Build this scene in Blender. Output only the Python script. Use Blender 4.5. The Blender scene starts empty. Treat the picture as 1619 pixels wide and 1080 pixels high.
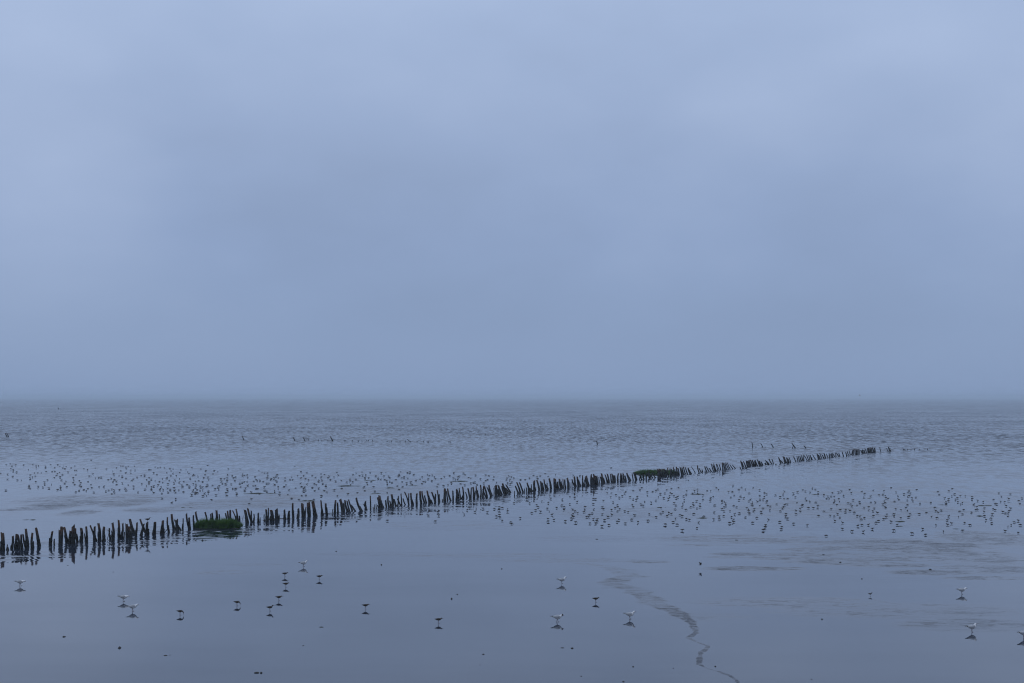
import bpy, math, random
import numpy as np
from mathutils import Vector, noise as mnoise

random.seed(11)
rng = np.random.default_rng(11)
C = bpy.context.scene
COL = C.collection

# ------------------------------------------------------------------ camera
CAM_H = 7.0                      # metres above the mud, on the dyke
LENS = 50.0
F = 1619 * LENS / 36.0           # focal length in pixels of the photograph
HOR = 628.0                      # row of the true horizon
cam_d = bpy.data.cameras.new('camera')
cam = bpy.data.objects.new('camera', cam_d)
COL.objects.link(cam)
cam.location = (0, 0, CAM_H)
cam.rotation_euler = (math.radians(90), 0, 0)
cam_d.lens = LENS
cam_d.sensor_width = 36.0
cam_d.sensor_fit = 'HORIZONTAL'
cam_d.shift_y = (HOR - 540.0) / 1619.0
cam_d.clip_start = 0.5
cam_d.clip_end = 120000
C.camera = cam

# ------------------------------------------------------------------ sky, sun, exposure
SUN_EL, SUN_AZ = math.radians(48), math.radians(200)     # behind the viewer, veiled by cloud
C.view_settings.view_transform = 'Standard'
C.view_settings.look = 'None'
C.view_settings.exposure = 0.0
C.view_settings.gamma = 1.0
C.cycles.use_denoising = True
C.cycles.use_adaptive_sampling = False
C.cycles.filter_width = 1.15
C.cycles.max_bounces = 6
C.cycles.sample_clamp_indirect = 4.0
HAZE_COL = (0.76, 0.88, 1.0, 1)
HAZE_DENSITY = 0.00036

w = bpy.data.worlds.new('World')
C.world = w
w.use_nodes = True
nt = w.node_tree
nt.nodes.clear()


class NT:
    """small helper to write node trees"""
    def __init__(s, tree):
        s.t = tree

    def n(s, kind, **kw):
        nd = s.t.nodes.new(kind)
        for k, v in kw.items():
            setattr(nd, k, v)
        return nd

    def link(s, a, b):
        s.t.links.new(a, b)

    def put(s, sock, v):
        if hasattr(v, 'is_linked') or isinstance(v, bpy.types.NodeSocket):
            s.link(v, sock)
        else:
            sock.default_value = v

    def math(s, op, a, b=0.0, c=None, clamp=False):
        nd = s.n('ShaderNodeMath', operation=op, use_clamp=clamp)
        s.put(nd.inputs[0], a)
        s.put(nd.inputs[1], b)
        if c is not None:
            s.put(nd.inputs[2], c)
        return nd.outputs[0]

    def vmath(s, op, a, b=(0, 0, 0)):
        nd = s.n('ShaderNodeVectorMath', operation=op)
        s.put(nd.inputs[0], a)
        s.put(nd.inputs[1], b)
        return nd.outputs['Value'] if op in ('DOT_PRODUCT', 'DISTANCE', 'LENGTH') else nd.outputs[0]

    def mix(s, f, a, b, mode='MIX'):
        nd = s.n('ShaderNodeMix', data_type='RGBA', blend_type=mode, clamp_factor=True)
        s.put(nd.inputs[0], f)
        s.put(nd.inputs[6], a)
        s.put(nd.inputs[7], b)
        return nd.outputs[2]

    def noise(s, vec, scale=1.0, detail=2.0, rough=0.5, out=0):
        nd = s.n('ShaderNodeTexNoise')
        s.put(nd.inputs['Vector'], vec)
        nd.inputs['Scale'].default_value = scale
        nd.inputs['Detail'].default_value = detail
        nd.inputs['Roughness'].default_value = rough
        return nd.outputs[out]

    def mapr(s, v, a, b, c=0.0, d=1.0, smooth=True):
        nd = s.n('ShaderNodeMapRange', interpolation_type='SMOOTHSTEP' if smooth else 'LINEAR', clamp=True)
        s.put(nd.inputs[0], v)
        nd.inputs[1].default_value = a
        nd.inputs[2].default_value = b
        nd.inputs[3].default_value = c
        nd.inputs[4].default_value = d
        return nd.outputs[0]


def lin(r, g, b):
    f = lambda v: (v / 255.0 / 12.92) if v / 255.0 <= 0.04045 else ((v / 255.0 + 0.055) / 1.055) ** 2.4
    return (f(r), f(g), f(b), 1.0)


g = NT(nt)
out = g.n('ShaderNodeOutputWorld')
bg = g.n('ShaderNodeBackground')
bg.inputs['Strength'].default_value = 0.1
sky = g.n('ShaderNodeTexSky', sky_type='NISHITA')
sky.sun_disc = False
sky.sun_elevation = SUN_EL
sky.sun_rotation = SUN_AZ
tc = g.n('ShaderNodeTexCoord')
D = tc.outputs['Generated']
sep = g.n('ShaderNodeSeparateXYZ')
g.link(D, sep.inputs[0])
# overcast: a veil of stratus whose brightness changes slowly with height, in broad soft masses
ramp = g.n('ShaderNodeValToRGB')
g.link(sep.outputs[2], ramp.inputs[0])
e = ramp.color_ramp.elements
SKY_RAMP = [(0.0, (132, 154, 190)), (0.05, (135, 156, 192)), (0.11, (142, 162, 198)), (0.18, (152, 171, 205)),
            (0.28, (167, 186, 219)), (0.55, (200, 218, 250)), (1.0, (206, 225, 255))]
e[0].position, e[0].color = SKY_RAMP[0][0], lin(*SKY_RAMP[0][1])
e[1].position, e[1].color = SKY_RAMP[-1][0], lin(*SKY_RAMP[-1][1])
for p_, c_ in SKY_RAMP[1:-1]:
    q = e.new(p_)
    q.color = lin(*c_)
mp = g.vmath('MULTIPLY', D, (1.0, 1.0, 1.9))
n1 = g.noise(g.vmath('ADD', mp, (3.1, 0.4, 1.7)), 3.2, 2.0, 0.45)
n2 = g.noise(g.vmath('ADD', mp, (9.7, 2.4, 0.3)), 9.0, 3.0, 0.5)
cl = g.math('ADD', g.math('MULTIPLY', g.math('SUBTRACT', n1, 0.5), 0.42), g.math('MULTIPLY', g.math('SUBTRACT', n2, 0.5), 0.20))
fade = g.mapr(sep.outputs[2], 0.0, 0.12, 0.12, 1.0)
cl = g.math('MULTIPLY', cl, fade)


def blob(px, py, rad, amt):
    """a brighter or darker mass of cloud in a given direction"""
    d = Vector(((px - 809.5) / F, 1.0, (HOR - py) / F)).normalized()
    dist = g.vmath('DISTANCE', D, tuple(d))
    return g.mapr(dist, 0.0, rad, amt, 0.0)


SKY_BLOBS = [(20, 190, 0.15, 0.10), (120, 20, 0.14, 0.03), (560, 30, 0.16, 0.08), (560, 230, 0.17, -0.08), (900, 260, 0.16, -0.05),
             (1230, 80, 0.15, 0.02), (1560, 150, 0.16, 0.04), (260, 380, 0.18, 0.04), (1200, 480, 0.14, -0.03), (1620, 340, 0.12, 0.06), (20, 360, 0.13, 0.05)]
tot = cl
for b_ in SKY_BLOBS:
    tot = g.math('ADD', tot, blob(*b_))
pos_ = g.math('MAXIMUM', tot, 0.0)                 # thinner cloud is paler and greyer, thicker cloud only darker
neg_ = g.math('ADD', g.math('MINIMUM', tot, 0.0), 1.0)
g3 = g.n('ShaderNodeCombineXYZ')
for i_, k_ in enumerate((0.42, 0.44, 0.47)):
    g.link(g.math('MULTIPLY', pos_, k_), g3.inputs[i_])
dk = g.n('ShaderNodeVectorMath', operation='SCALE')
g.link(ramp.outputs[0], dk.inputs[0])
g.link(neg_, dk.inputs[3])
sc = g.n('ShaderNodeVectorMath', operation='SCALE')
g.link(g.vmath('ADD', dk.outputs[0], g3.outputs[0]), sc.inputs[0])
sc.inputs[3].default_value = 10.0
skymix = g.mix(0.96, sky.outputs[0], sc.outputs[0])
g.link(skymix, bg.inputs['Color'])
g.link(bg.outputs[0], out.inputs['Surface'])

sun_d = bpy.data.lights.new('sun', 'SUN')
sun_d.energy = 0.5
sun_d.angle = math.radians(40)
sun_d.color = (1.0, 0.97, 0.93)
sun = bpy.data.objects.new('sun', sun_d)
COL.objects.link(sun)
sd = Vector((math.sin(SUN_AZ) * math.cos(SUN_EL), math.cos(SUN_AZ) * math.cos(SUN_EL), math.sin(SUN_EL)))
sun.rotation_euler = sd.to_track_quat('Z', 'Y').to_euler()
sun.location = (0, -30, 60)


# ------------------------------------------------------------------ helpers
def ground(px, py):
    """the point of the mud that the photograph shows at a pixel"""
    y = CAM_H * F / (py - HOR)
    return Vector(((px - 809.5) / F * y, y, 0.0))


def mpp(py):
    return CAM_H / (py - HOR)        # metres per pixel at that row of ground


def tag(o, label=None, cat=None, group=None, kind=None):
    if label: o['label'] = label
    if cat: o['category'] = cat
    if group: o['group'] = group
    if kind: o['kind'] = kind
    return o


def empty(name, loc=(0, 0, 0), rz=0.0):
    o = bpy.data.objects.new(name, None)
    o.empty_display_size = 0.2
    COL.objects.link(o)
    o.location = loc
    o.rotation_euler = (0, 0, rz)
    return o


def mesh(name, V, Fs, mat, parent=None, smooth=True):
    me = bpy.data.meshes.new(name)
    me.from_pydata([tuple(v) for v in V], [], Fs)
    if smooth:
        me.polygons.foreach_set('use_smooth', [True] * len(me.polygons))
    me.materials.append(mat)
    me.update()
    o = bpy.data.objects.new(name, me)
    COL.objects.link(o)
    if parent:
        o.parent = parent
    return o


class MB:
    """collects tubes and lofts into one mesh"""
    def __init__(s):
        s.V, s.F = [], []

    def loft(s, rings, seg=8, cap=True):
        """rings: (centre, side vector, up vector)"""
        base = len(s.V)
        for c, a, b in rings:
            for k in range(seg):
                t = 2 * math.pi * k / seg
                s.V.append(Vector(c) + Vector(a) * math.cos(t) + Vector(b) * math.sin(t))
        for i in range(len(rings) - 1):
            for k in range(seg):
                k2 = (k + 1) % seg
                s.F.append((base + i * seg + k, base + i * seg + k2, base + (i + 1) * seg + k2, base + (i + 1) * seg + k))
        if cap:
            s.F.append(tuple(base + k for k in reversed(range(seg))))
            e0 = base + (len(rings) - 1) * seg
            s.F.append(tuple(e0 + k for k in range(seg)))

    def spine(s, pts, seg=10):
        """pts: (x, z, half width, half height) along the animal, in the XZ plane"""
        R = []
        for i, p in enumerate(pts):
            a = pts[max(i - 1, 0)]
            b = pts[min(i + 1, len(pts) - 1)]
            t = Vector((b[0] - a[0], 0, b[1] - a[1])).normalized()
            up = Vector((-t.z, 0, t.x))
            y0 = p[4] if len(p) > 4 else 0.0
            R.append(((p[0], y0, p[1]), Vector((0, 1, 0)) * p[2], up * p[3]))
        s.loft(R, seg)

    def tube(s, P, rad, seg=6):
        R = []
        P = [Vector(p) for p in P]
        for i, p in enumerate(P):
            t = (P[min(i + 1, len(P) - 1)] - P[max(i - 1, 0)]).normalized()
            ref = Vector((0, 0, 1)) if abs(t.z) < 0.9 else Vector((0, 1, 0))
            a = t.cross(ref).normalized()
            b = t.cross(a).normalized()
            r = rad[i] if isinstance(rad, (list, tuple)) else rad
            R.append((p, a * r, b * r))
        s.loft(R, seg)

    def build(s, name, mat, parent=None, smooth=True):
        return mesh(name, s.V, s.F, mat, parent, smooth)


def copy_tree(o, parent=None):
    c = o.copy()
    COL.objects.link(c)
    c.parent = parent
    for ch in o.children:
        copy_tree(ch, c)
    return c


def material(name):
    m = bpy.data.materials.new(name)
    m.use_nodes = True
    m.node_tree.nodes.clear()
    gg = NT(m.node_tree)
    o = gg.n('ShaderNodeOutputMaterial')
    p = gg.n('ShaderNodeBsdfPrincipled')
    gg.link(p.outputs[0], o.inputs['Surface'])
    return m, gg, p


def simple(name, col, col2=None, scale=8.0, rough=0.7, spec=0.4):
    """a colour broken up by noise in object space"""
    m, gg, p = material(name)
    t = gg.n('ShaderNodeTexCoord').outputs['Object']
    n = gg.noise(t, scale, 4.0, 0.6)
    c2 = col2 or tuple(v * 0.6 for v in col)
    p.inputs['Roughness'].default_value = rough
    p.inputs['Specular IOR Level'].default_value = spec
    gg.link(gg.mix(gg.mapr(n, 0.3, 0.7), (*c2, 1), (*col, 1)), p.inputs['Base Color'])
    return m


# ------------------------------------------------------------------ mud and sea
def flat_material(name):
    """wet mud under a film of water, running out into shallow rippled sea: the mesh attributes wave and rip say how
    strongly the surface is ruffled by wind, and where bare rippled mud stands out of the film"""
    m, gg, p = material(name)
    pos = gg.n('ShaderNodeNewGeometry').outputs['Position']
    wave = gg.n('ShaderNodeAttribute', attribute_name='wave').outputs['Fac']
    rip = gg.n('ShaderNodeAttribute', attribute_name='rip').outputs['Fac']
    film = gg.n('ShaderNodeAttribute', attribute_name='film').outputs['Fac']
    V = lambda x, y: gg.vmath('MULTIPLY', pos, (x, y, 1.0))
    nc = lambda vec, det=3.0: gg.vmath('SUBTRACT', gg.noise(vec, 1.0, det, 0.6, 1), (0.5, 0.5, 0.5))

    def scaled(vec, f):
        s_ = gg.n('ShaderNodeVectorMath', operation='SCALE')
        gg.put(s_.inputs[0], vec)
        gg.put(s_.inputs[3], f)
        return s_.outputs[0]
    # gusts: broad streaks in which the sea is rougher or calmer, and in them the steep faces of the wavelets
    gust = gg.mapr(gg.noise(V(0.020, 0.012), 1.0, 3.0, 0.6), 0.3, 0.7, 0.55, 1.25)
    chop = gg.math('ADD', gg.math('MULTIPLY', gg.noise(V(1.25, 0.32), 1.0, 4.0, 0.72), 0.8), gg.math('MULTIPLY', gg.noise(V(0.16, 0.05), 1.0, 3.0, 0.7), 0.2))
    face = gg.mapr(chop, 0.44, 0.62)
    wamp = gg.math('MULTIPLY', gust, wave)
    s1 = scaled(nc(V(0.9, 1.3)), gg.math('MULTIPLY', wamp, WAVE_SLOPE))
    s1f = scaled((0.0, -1.0, 0.0), gg.math('MULTIPLY', gg.math('MULTIPLY', face, wamp), FACE_SLOPE))
    # bare mud in small ripples
    pat = gg.math('ADD', gg.math('MULTIPLY', gg.noise(V(0.28, 0.6), 1.0, 4.0, 0.7), 0.45), gg.math('MULTIPLY', gg.noise(V(1.1, 3.0), 1.0, 5.0, 0.75), 0.55))
    thr = gg.math('MULTIPLY_ADD', rip, -0.16, 0.55)
    pm = gg.math('MULTIPLY', gg.math('SUBTRACT', pat, thr), 16.0, clamp=True)
    # wandering crest lines of the ripples: thin where the noise crosses its mean
    cn = gg.noise(V(0.55, 1.15), 1.0, 5.0, 0.62)
    line = gg.mapr(gg.math('ABSOLUTE', gg.math('SUBTRACT', cn, 0.5)), 0.0, 0.045, 1.0, 0.0)
    cn2 = gg.noise(V(1.6, 2.1), 1.0, 3.0, 0.6)
    line = gg.math('MAXIMUM', line, gg.math('MULTIPLY', gg.mapr(gg.math('ABSOLUTE', gg.math('SUBTRACT', cn2, 0.5)), 0.0, 0.05, 1.0, 0.0), gg.mapr(rip, 0.35, 0.7)))
    tex = gg.math('MULTIPLY_ADD', line, 0.85, gg.math('MULTIPLY', pm, 0.24))
    ripm = gg.math('MULTIPLY', gg.mapr(rip, 0.0, 0.6), gg.math('MULTIPLY_ADD', gg.math('MULTIPLY', tex, gg.math('MULTIPLY_ADD', pm, 0.7, 0.3)), 1.9, 0.12))
    s2 = gg.vmath('ADD', scaled(nc(V(3.0, 5.0), 4.0), gg.math('MULTIPLY', ripm, RIP_SLOPE)), scaled((0.0, -0.19, 0.0), ripm))
    # the film itself is all but flat, a little disturbed along the groyne and in faint bands
    fb = gg.mapr(gg.noise(V(0.05, 0.30), 1.0, 5.0, 0.65), 0.40, 0.66, 0.22, 1.0)
    fbn = gg.math('MULTIPLY_ADD', film, 150.0, 1.5)
    s3 = scaled(nc(V(0.7, 2.2), 2.0), gg.math('MULTIPLY', gg.math('MULTIPLY', fb, fbn), FILM_SLOPE))
    tot = gg.vmath('ADD', gg.vmath('ADD', gg.vmath('ADD', s1, s1f), s2), s3)
    tot = gg.vmath('MULTIPLY', tot, (1.0, 1.0, 0.0))
    nrm = gg.vmath('NORMALIZE', gg.vmath('ADD', tot, (0.0, 0.0, 1.0)))
    gg.link(nrm, p.inputs['Normal'])
    mudn = gg.noise(V(0.35, 0.5), 1.0, 5.0, 0.6)
    mud = gg.mix(mudn, MUD_A, MUD_B)
    gg.link(gg.mix(gg.math('MULTIPLY', wave, 1.0, clamp=True), mud, SEA_COL), p.inputs['Base Color'])
    gg.link(gg.math('ADD', gg.math('MULTIPLY', ripm, 0.12), gg.math('ADD', gg.math('MULTIPLY', wave, 0.06), 0.035)), p.inputs['Roughness'])
    # wet sheen: saturated silt mirrors more than open water, unevenly in long soft bands
    sheen = gg.noise(V(0.045, 0.16), 1.0, 5.0, 0.62)
    ior = gg.math('MULTIPLY_ADD', gg.math('SUBTRACT', sheen, 0.5), 0.70, 1.58)
    back = gg.mapr(wave, 0.05, 0.45)
    ior = gg.math('ADD', gg.math('MULTIPLY', ior, gg.math('SUBTRACT', 1.0, back)), gg.math('MULTIPLY', back, 1.333))
    gg.link(ior, p.inputs['IOR'])
    return m


WAVE_SLOPE, FACE_SLOPE, RIP_SLOPE, FILM_SLOPE = 0.60, 0.66, 0.40, 0.007
MUD_A, MUD_B = (0.012, 0.018, 0.032, 1), (0.024, 0.031, 0.046, 1)
SEA_COL = (0.026, 0.038, 0.058, 1)

# where the mud stands rough or rippled out of the film: (centre, half width, half height in photo pixels, strength),
# turned into ellipses on the ground
PATCHES = [(110, 797, 85, 8, .58), (125, 811, 40, 7, .55), (70, 803, 60, 5, .6), (200, 795, 60, 9, .6), (250, 806, 70, 6, .5),
           (340, 797, 90, 10, .45), (430, 787, 90, 9, .4), (560, 778, 90, 10, .4), (655, 775, 60, 6, .35), (20, 806, 40, 3, .5),
           (1165, 876, 50, 3.4, .55), (1150, 881, 40, 2.6, .45), (1180, 899, 70, 4.0, .62), (1235, 899, 45, 3, .5), (1020, 888, 40, 3, .42), (1105, 862, 60, 2.5, .35),
           (1285, 869, 60, 4, .5), (1330, 888, 100, 6, .48), (1400, 893, 80, 5, .5), (1450, 880, 120, 10, .4), (1560, 900, 90, 8, .45),
           (1470, 905, 80, 5, .5), (1560, 914, 80, 3.5, .52), (1420, 862, 190, 14, .50), (1560, 850, 110, 14, .48), (1180, 852, 170, 9, .42), (1300, 880, 150, 8, .45), (1520, 880, 110, 14, .45),
           (1350, 806, 260, 20, .34), (1000, 812, 180, 14, .30), (700, 830, 160, 10, .22), (150, 790, 160, 12, .42), (420, 796, 120, 9, .45), (620, 776, 120, 9, .40),
           (960, 852, 120, 6, .2), (1480, 826, 200, 12, .16), (1200, 815, 260, 16, .12),
           (900, 886, 130, 4, .30), (780, 878, 170, 4, .24), (1250, 952, 190, 10, .34), (1400, 965, 240, 16, .30), (1530, 988, 140, 13, .34), (1120, 975, 90, 8, .22), (600, 876, 120, 4, .18),
           (350, 905, 45, 4, .26), (400, 893, 50, 2.5, .22)]
# the drainage runnel that winds towards the viewer: (x, y, half width) in photo pixels
RUNNEL = [(800, 876, 8, .18), (880, 884, 12, .26), (960, 897, 16, .34), (1000, 909, 22, .40), (970, 922, 22, .46), (1000, 933, 24, .50), (1030, 950, 22, .55),
          (1060, 965, 18, .62), (1082, 976, 13, .7), (1096, 988, 8, .8), (1100, 1000, 6.5, .9), (1089, 1009, 4.4, 1), (1104, 1016, 4, 1), (1120, 1022, 3.4, 1),
          (1117, 1026, 4, 1), (1108, 1032, 3.4, 1), (1106, 1042, 4, 1), (1105, 1050, 4.6, 1), (1112, 1054, 2.4, .8), (1120, 1057.5, 1.6, .9), (1140, 1063, 2, 1), (1155, 1069, 2.8, 1),
          (1165, 1076, 3, 1), (1172, 1090, 3.4, 1), (1165, 1115, 5, 1), (1190, 1150, 6, 1)]


def sstep(a, b, x):
    t = np.clip((x - a) / (b - a), 0, 1)
    return t * t * (3 - 2 * t)


def attrs(X, Y):
    """wave and rip strength for ground points, from features placed on the ground"""
    Yc = np.maximum(Y, 5.0)
    wsum = np.zeros_like(X)
    for k, (ax, ay, ph) in enumerate([(0.031, 0.021, 0.3), (-0.057, 0.043, 1.9), (0.11, 0.087, 4.1), (0.21, -0.15, 2.2), (-0.37, 0.33, .8)]):
        wsum += np.sin(ax * X + ay * Y + ph + 1.3 * np.sin(0.7 * ay * X - ax * Y + 2 * ph)) / (1 + k)
    side = (X / Yc)                                   # the water comes nearer on the right hand side
    d = Yc + 22.0 * sstep(-0.05, 0.30, side) + 5.0 * wsum
    wave = 0.05 * sstep(78, 100, d) + 0.10 * sstep(105, 130, d) + 0.25 * sstep(120, 180, d) + 0.60 * sstep(160, 300, d)
    rip = np.zeros_like(X)
    for cx, cy, hw, hh, st in PATCHES:
        c = ground(cx, cy)
        rx = hw * mpp(cy)
        ry = CAM_H * F / (cy - hh - HOR) - CAM_H * F / (cy - HOR)
        q = ((X - c.x) / rx) ** 2 + ((Y - c.y) / ry) ** 2
        q = q * (1 + 0.38 * wsum)
        rip = np.maximum(rip, st * (1 - sstep(0.25, 1.4, q)))
    gp = [ground(a, b) for a, b, _, _ in RUNNEL]
    for i in range(len(RUNNEL) - 1):
        a, b = gp[i], gp[i + 1]
        ab = b - a
        L2 = ab.x ** 2 + ab.y ** 2
        t = np.clip(((X - a.x) * ab.x + (Y - a.y) * ab.y) / L2, 0, 1)
        qx, qy = a.x + t * ab.x - X, a.y + t * ab.y - Y
        wd = (1 - t) * RUNNEL[i][2] * mpp(RUNNEL[i][1]) + t * RUNNEL[i + 1][2] * mpp(RUNNEL[i + 1][1])
        st = (1 - t) * RUNNEL[i][3] + t * RUNNEL[i + 1][3]
        jag = 1 + 0.45 * np.sin(X * 3.1 + 2 * np.sin(Y * 1.3)) * np.sin(Y * 1.9 + X)
        dist = np.sqrt(qx ** 2 + (qy * 0.35) ** 2) / (wd * jag)
        rip = np.maximum(rip, st * (1 - sstep(0.55, 1.15, dist)))
    # wavelets round the foot of the groyne: strongest on its near side
    film = np.zeros_like(X)
    gl = [ground(a, b) for a, b in ((-120, 885), (0, 871), (130, 856), (300, 838), (500, 816), (740, 789), (1000, 759))]
    for a, b in zip(gl[:-1], gl[1:]):
        t = np.clip((X - a.x) / (b.x - a.x), 0, 1)
        dy = (a.y + t * (b.y - a.y)) - Y
        inside = (X >= a.x) & (X <= b.x)
        film = np.where(inside, np.maximum(film, (1 - sstep(3.5, 11.0, dy)) * sstep(-14, -2, dy)), film)
    film = np.maximum(film, 0.10 * sstep(70, 90, d))
    return wave, rip, film


T = np.concatenate([[-1.5, -1.0, -0.75, -0.6, -0.52], np.linspace(-0.47, 0.47, 900), [0.52, 0.6, 0.75, 1.0, 1.5]])
SPLIT = 150.0


def sheet(name, rows, mat):
    rows = np.array(rows)
    Y = np.repeat(rows[:, None], len(T), 1)
    X = T[None, :] * np.maximum(Y, 30.0)
    wv, rp, fl = attrs(X, Y)
    nr, ncol = Y.shape
    V = np.stack([X, Y, np.zeros_like(X)], -1).reshape(-1, 3)
    idx = np.arange(nr * ncol).reshape(nr, ncol)
    Q = np.stack([idx[:-1, :-1], idx[:-1, 1:], idx[1:, 1:], idx[1:, :-1]], -1).reshape(-1, 4)
    me = bpy.data.meshes.new(name)
    me.vertices.add(len(V))
    me.vertices.foreach_set('co', V.astype(np.float32).ravel())
    me.loops.add(Q.size)
    me.loops.foreach_set('vertex_index', Q.astype(np.int32).ravel())
    me.polygons.add(len(Q))
    me.polygons.foreach_set('loop_start', np.arange(0, Q.size, 4, dtype=np.int32))
    me.update(calc_edges=True)
    for nm, arr in (('wave', wv), ('rip', rp), ('film', fl)):
        at = me.attributes.new(nm, 'FLOAT', 'POINT')
        at.data.foreach_set('value', arr.astype(np.float32).ravel())
    me.materials.append(mat)
    me.validate()
    o = bpy.data.objects.new(name, me)
    COL.objects.link(o)
    return o


rows_near = list(np.linspace(-60, 24, 12)) + [CAM_H * F / q for q in np.arange(CAM_H * F / 24.8, CAM_H * F / SPLIT, -0.8)]
rows_near = [r for r in rows_near if r < SPLIT - 0.05] + [SPLIT]
rows_far = [SPLIT] + [SPLIT * (1.012 ** k) for k in range(1, 200)]
rows_far += [rows_far[-1] * (1.12 ** k) for k in range(1, 24)]
flat_m = flat_material('wet mud and shallow sea')
tag(sheet('mudflat', rows_near, flat_m), 'wet grey blue mudflat under a mirror thin film of water', None, None, 'structure')
tag(sheet('sea', rows_far, flat_m), 'grey blue rippled shallow sea running to the hazy horizon', None, None, 'structure')

# ------------------------------------------------------------------ groyne of old posts
def wood_material():
    """tide-wetted wood: black with weed below the tide line, brown and bare above it"""
    m, gg, p = material('groyne wood')
    pos = gg.n('ShaderNodeNewGeometry').outputs['Position']
    z = gg.n('ShaderNodeSeparateXYZ')
    gg.link(pos, z.inputs[0])
    n = gg.noise(pos, 5.0, 4.0, 0.6)
    lev = gg.math('ADD', z.outputs[2], gg.math('MULTIPLY', gg.math('SUBTRACT', n, 0.5), 0.5))
    f = gg.mapr(lev, 0.42, 0.66)
    grain = gg.noise(gg.vmath('MULTIPLY', pos, (22, 22, 2.5)), 1.0, 4.0, 0.65)
    top = gg.mix(gg.mapr(grain, 0.35, 0.65), (0.018, 0.013, 0.010, 1), (0.080, 0.045, 0.028, 1))
    low = gg.mix(gg.mapr(n, 0.35, 0.7), (0.006, 0.007, 0.008, 1), (0.016, 0.017, 0.017, 1))
    gg.link(gg.mix(f, low, top), p.inputs['Base Color'])
    p.inputs['Roughness'].default_value = 0.75
    p.inputs['Specular IOR Level'].default_value = 0.25
    return m


M_WOOD = wood_material()
M_WEED = simple('wet black weed', (0.012, 0.014, 0.012), (0.004, 0.005, 0.006), 14.0, 0.8, 0.2)
M_BARE = simple('bare wet stick', (0.030, 0.022, 0.017), (0.012, 0.010, 0.009), 10.0, 0.7, 0.3)

# each list: origin of an enlarged view in the photograph and, in sixths of a pixel, foot x, foot y, top x, top y, width
P1 = (0, 760, [(22,660,22,495,34),(62,655,70,605,10),(80,660,72,630,16),(112,640,122,525,22),(148,640,156,508,24),(180,640,168,512,20),(210,650,205,510,20),(245,640,220,510,18),
 (262,625,243,458,26),(305,650,305,498,22),(320,630,320,572,10),(372,620,347,448,26),(362,612,356,580,12),(480,605,495,480,20),(468,605,467,545,12),(515,612,517,552,13),(575,605,580,440,28),(572,605,560,468,24),
 (635,590,608,443,24),(658,600,666,475,20),(695,600,698,425,30),(735,580,720,450,18),(770,580,768,447,26),(822,590,820,435,20),(808,560,803,500,8),(912,570,860,425,18),(895,570,900,435,20),(945,565,932,405,24),
 (985,570,987,437,24),(1045,560,1035,450,14),(1072,570,1065,400,24),(1130,545,1122,375,22),(1155,540,1163,403,18),(1174,545,1181,485,10),(1207,545,1200,410,24),(1268,500,1228,367,26),(1242,560,1225,430,24),
 (1288,530,1294,398,18),(1338,520,1362,410,20),(1385,505,1327,368,18),(1400,515,1398,395,26),(1460,505,1472,392,26),(1543,505,1547,380,26),(1525,500,1535,420,14),(1600,490,1588,345,16),(1560,490,1600,440,10)])
P2 = (250, 730, [(150,640,125,498,20),(182,650,177,548,28),(215,650,152,550,14),(233,645,235,538,13),(295,640,273,490,18),(300,640,294,530,18),
 (340,610,333,508,15),(385,600,355,475,20),(468,600,442,480,16),(502,590,497,495,12),(520,590,513,485,18),(558,590,553,460,22),(580,590,578,498,14),(650,590,640,488,14),(680,595,660,465,16),(695,595,685,457,18),(752,595,703,465,14),
 (757,590,737,448,16),(773,590,771,513,13),(845,580,825,457,26),(888,575,853,443,18),(884,560,885,463,14),(907,575,908,497,12),(950,575,950,487,16),(968,570,968,530,8),(1008,560,1007,500,10),(1028,565,1025,452,18),(1042,560,1044,440,12),
 (1080,560,1075,460,34),(1128,550,1120,450,30),(1146,545,1147,500,10),(1200,545,1198,455,20),(1236,540,1245,462,20),(1280,530,1277,392,18),(1325,535,1327,447,20),(1380,525,1365,400,28),(1392,520,1402,430,10),(1432,520,1418,390,24),(1440,515,1433,380,14),
 (1490,520,1467,378,32),(1560,505,1543,367,16),(1547,505,1551,450,10),(1600,500,1590,393,18)])
P3 = (490, 720, [(217,550,217,507,7),(237,550,245,425,18),(265,548,262,447,16),(312,540,285,420,26),(327,530,318,450,14),(355,530,332,425,18),(375,530,352,430,14),(402,520,367,417,16),(430,530,393,470,16),(482,525,440,405,22),(495,530,470,480,16),
 (540,515,510,460,14),(530,500,527,435,18),(575,510,570,383,12),(600,520,598,490,6),(615,515,612,465,7),(630,505,627,460,8),(690,500,655,380,24),(665,500,645,400,20),(650,500,640,470,10),(725,490,718,425,14),(750,490,740,385,16),(785,480,773,370,22),
 (768,490,757,430,14),(815,480,797,415,16),(833,480,838,385,12),(870,475,862,362,12),(860,475,828,410,14),(905,470,883,410,12),(937,470,897,345,14),(935,470,937,360,11),(970,470,958,355,16),(982,470,968,420,12),(1013,460,1015,362,18),(1055,455,1043,340,20),
 (1085,450,1062,340,16),(1105,450,1087,380,14),(1132,450,1110,337,18),(1150,450,1125,380,14),(1162,455,1150,420,9),(1190,445,1155,345,16),(1185,440,1190,365,16),(1220,440,1207,328,13),(1228,440,1224,370,14),(1255,440,1255,415,8),(1280,430,1280,315,22),
 (1307,425,1295,340,12),(1335,430,1305,315,16),(1358,425,1355,335,13),(1390,420,1390,318,18),(1412,415,1400,330,12),(1430,410,1415,310,12),(1455,410,1447,297,14),(1440,410,1460,350,10),(1490,400,1475,350,12)])
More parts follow.
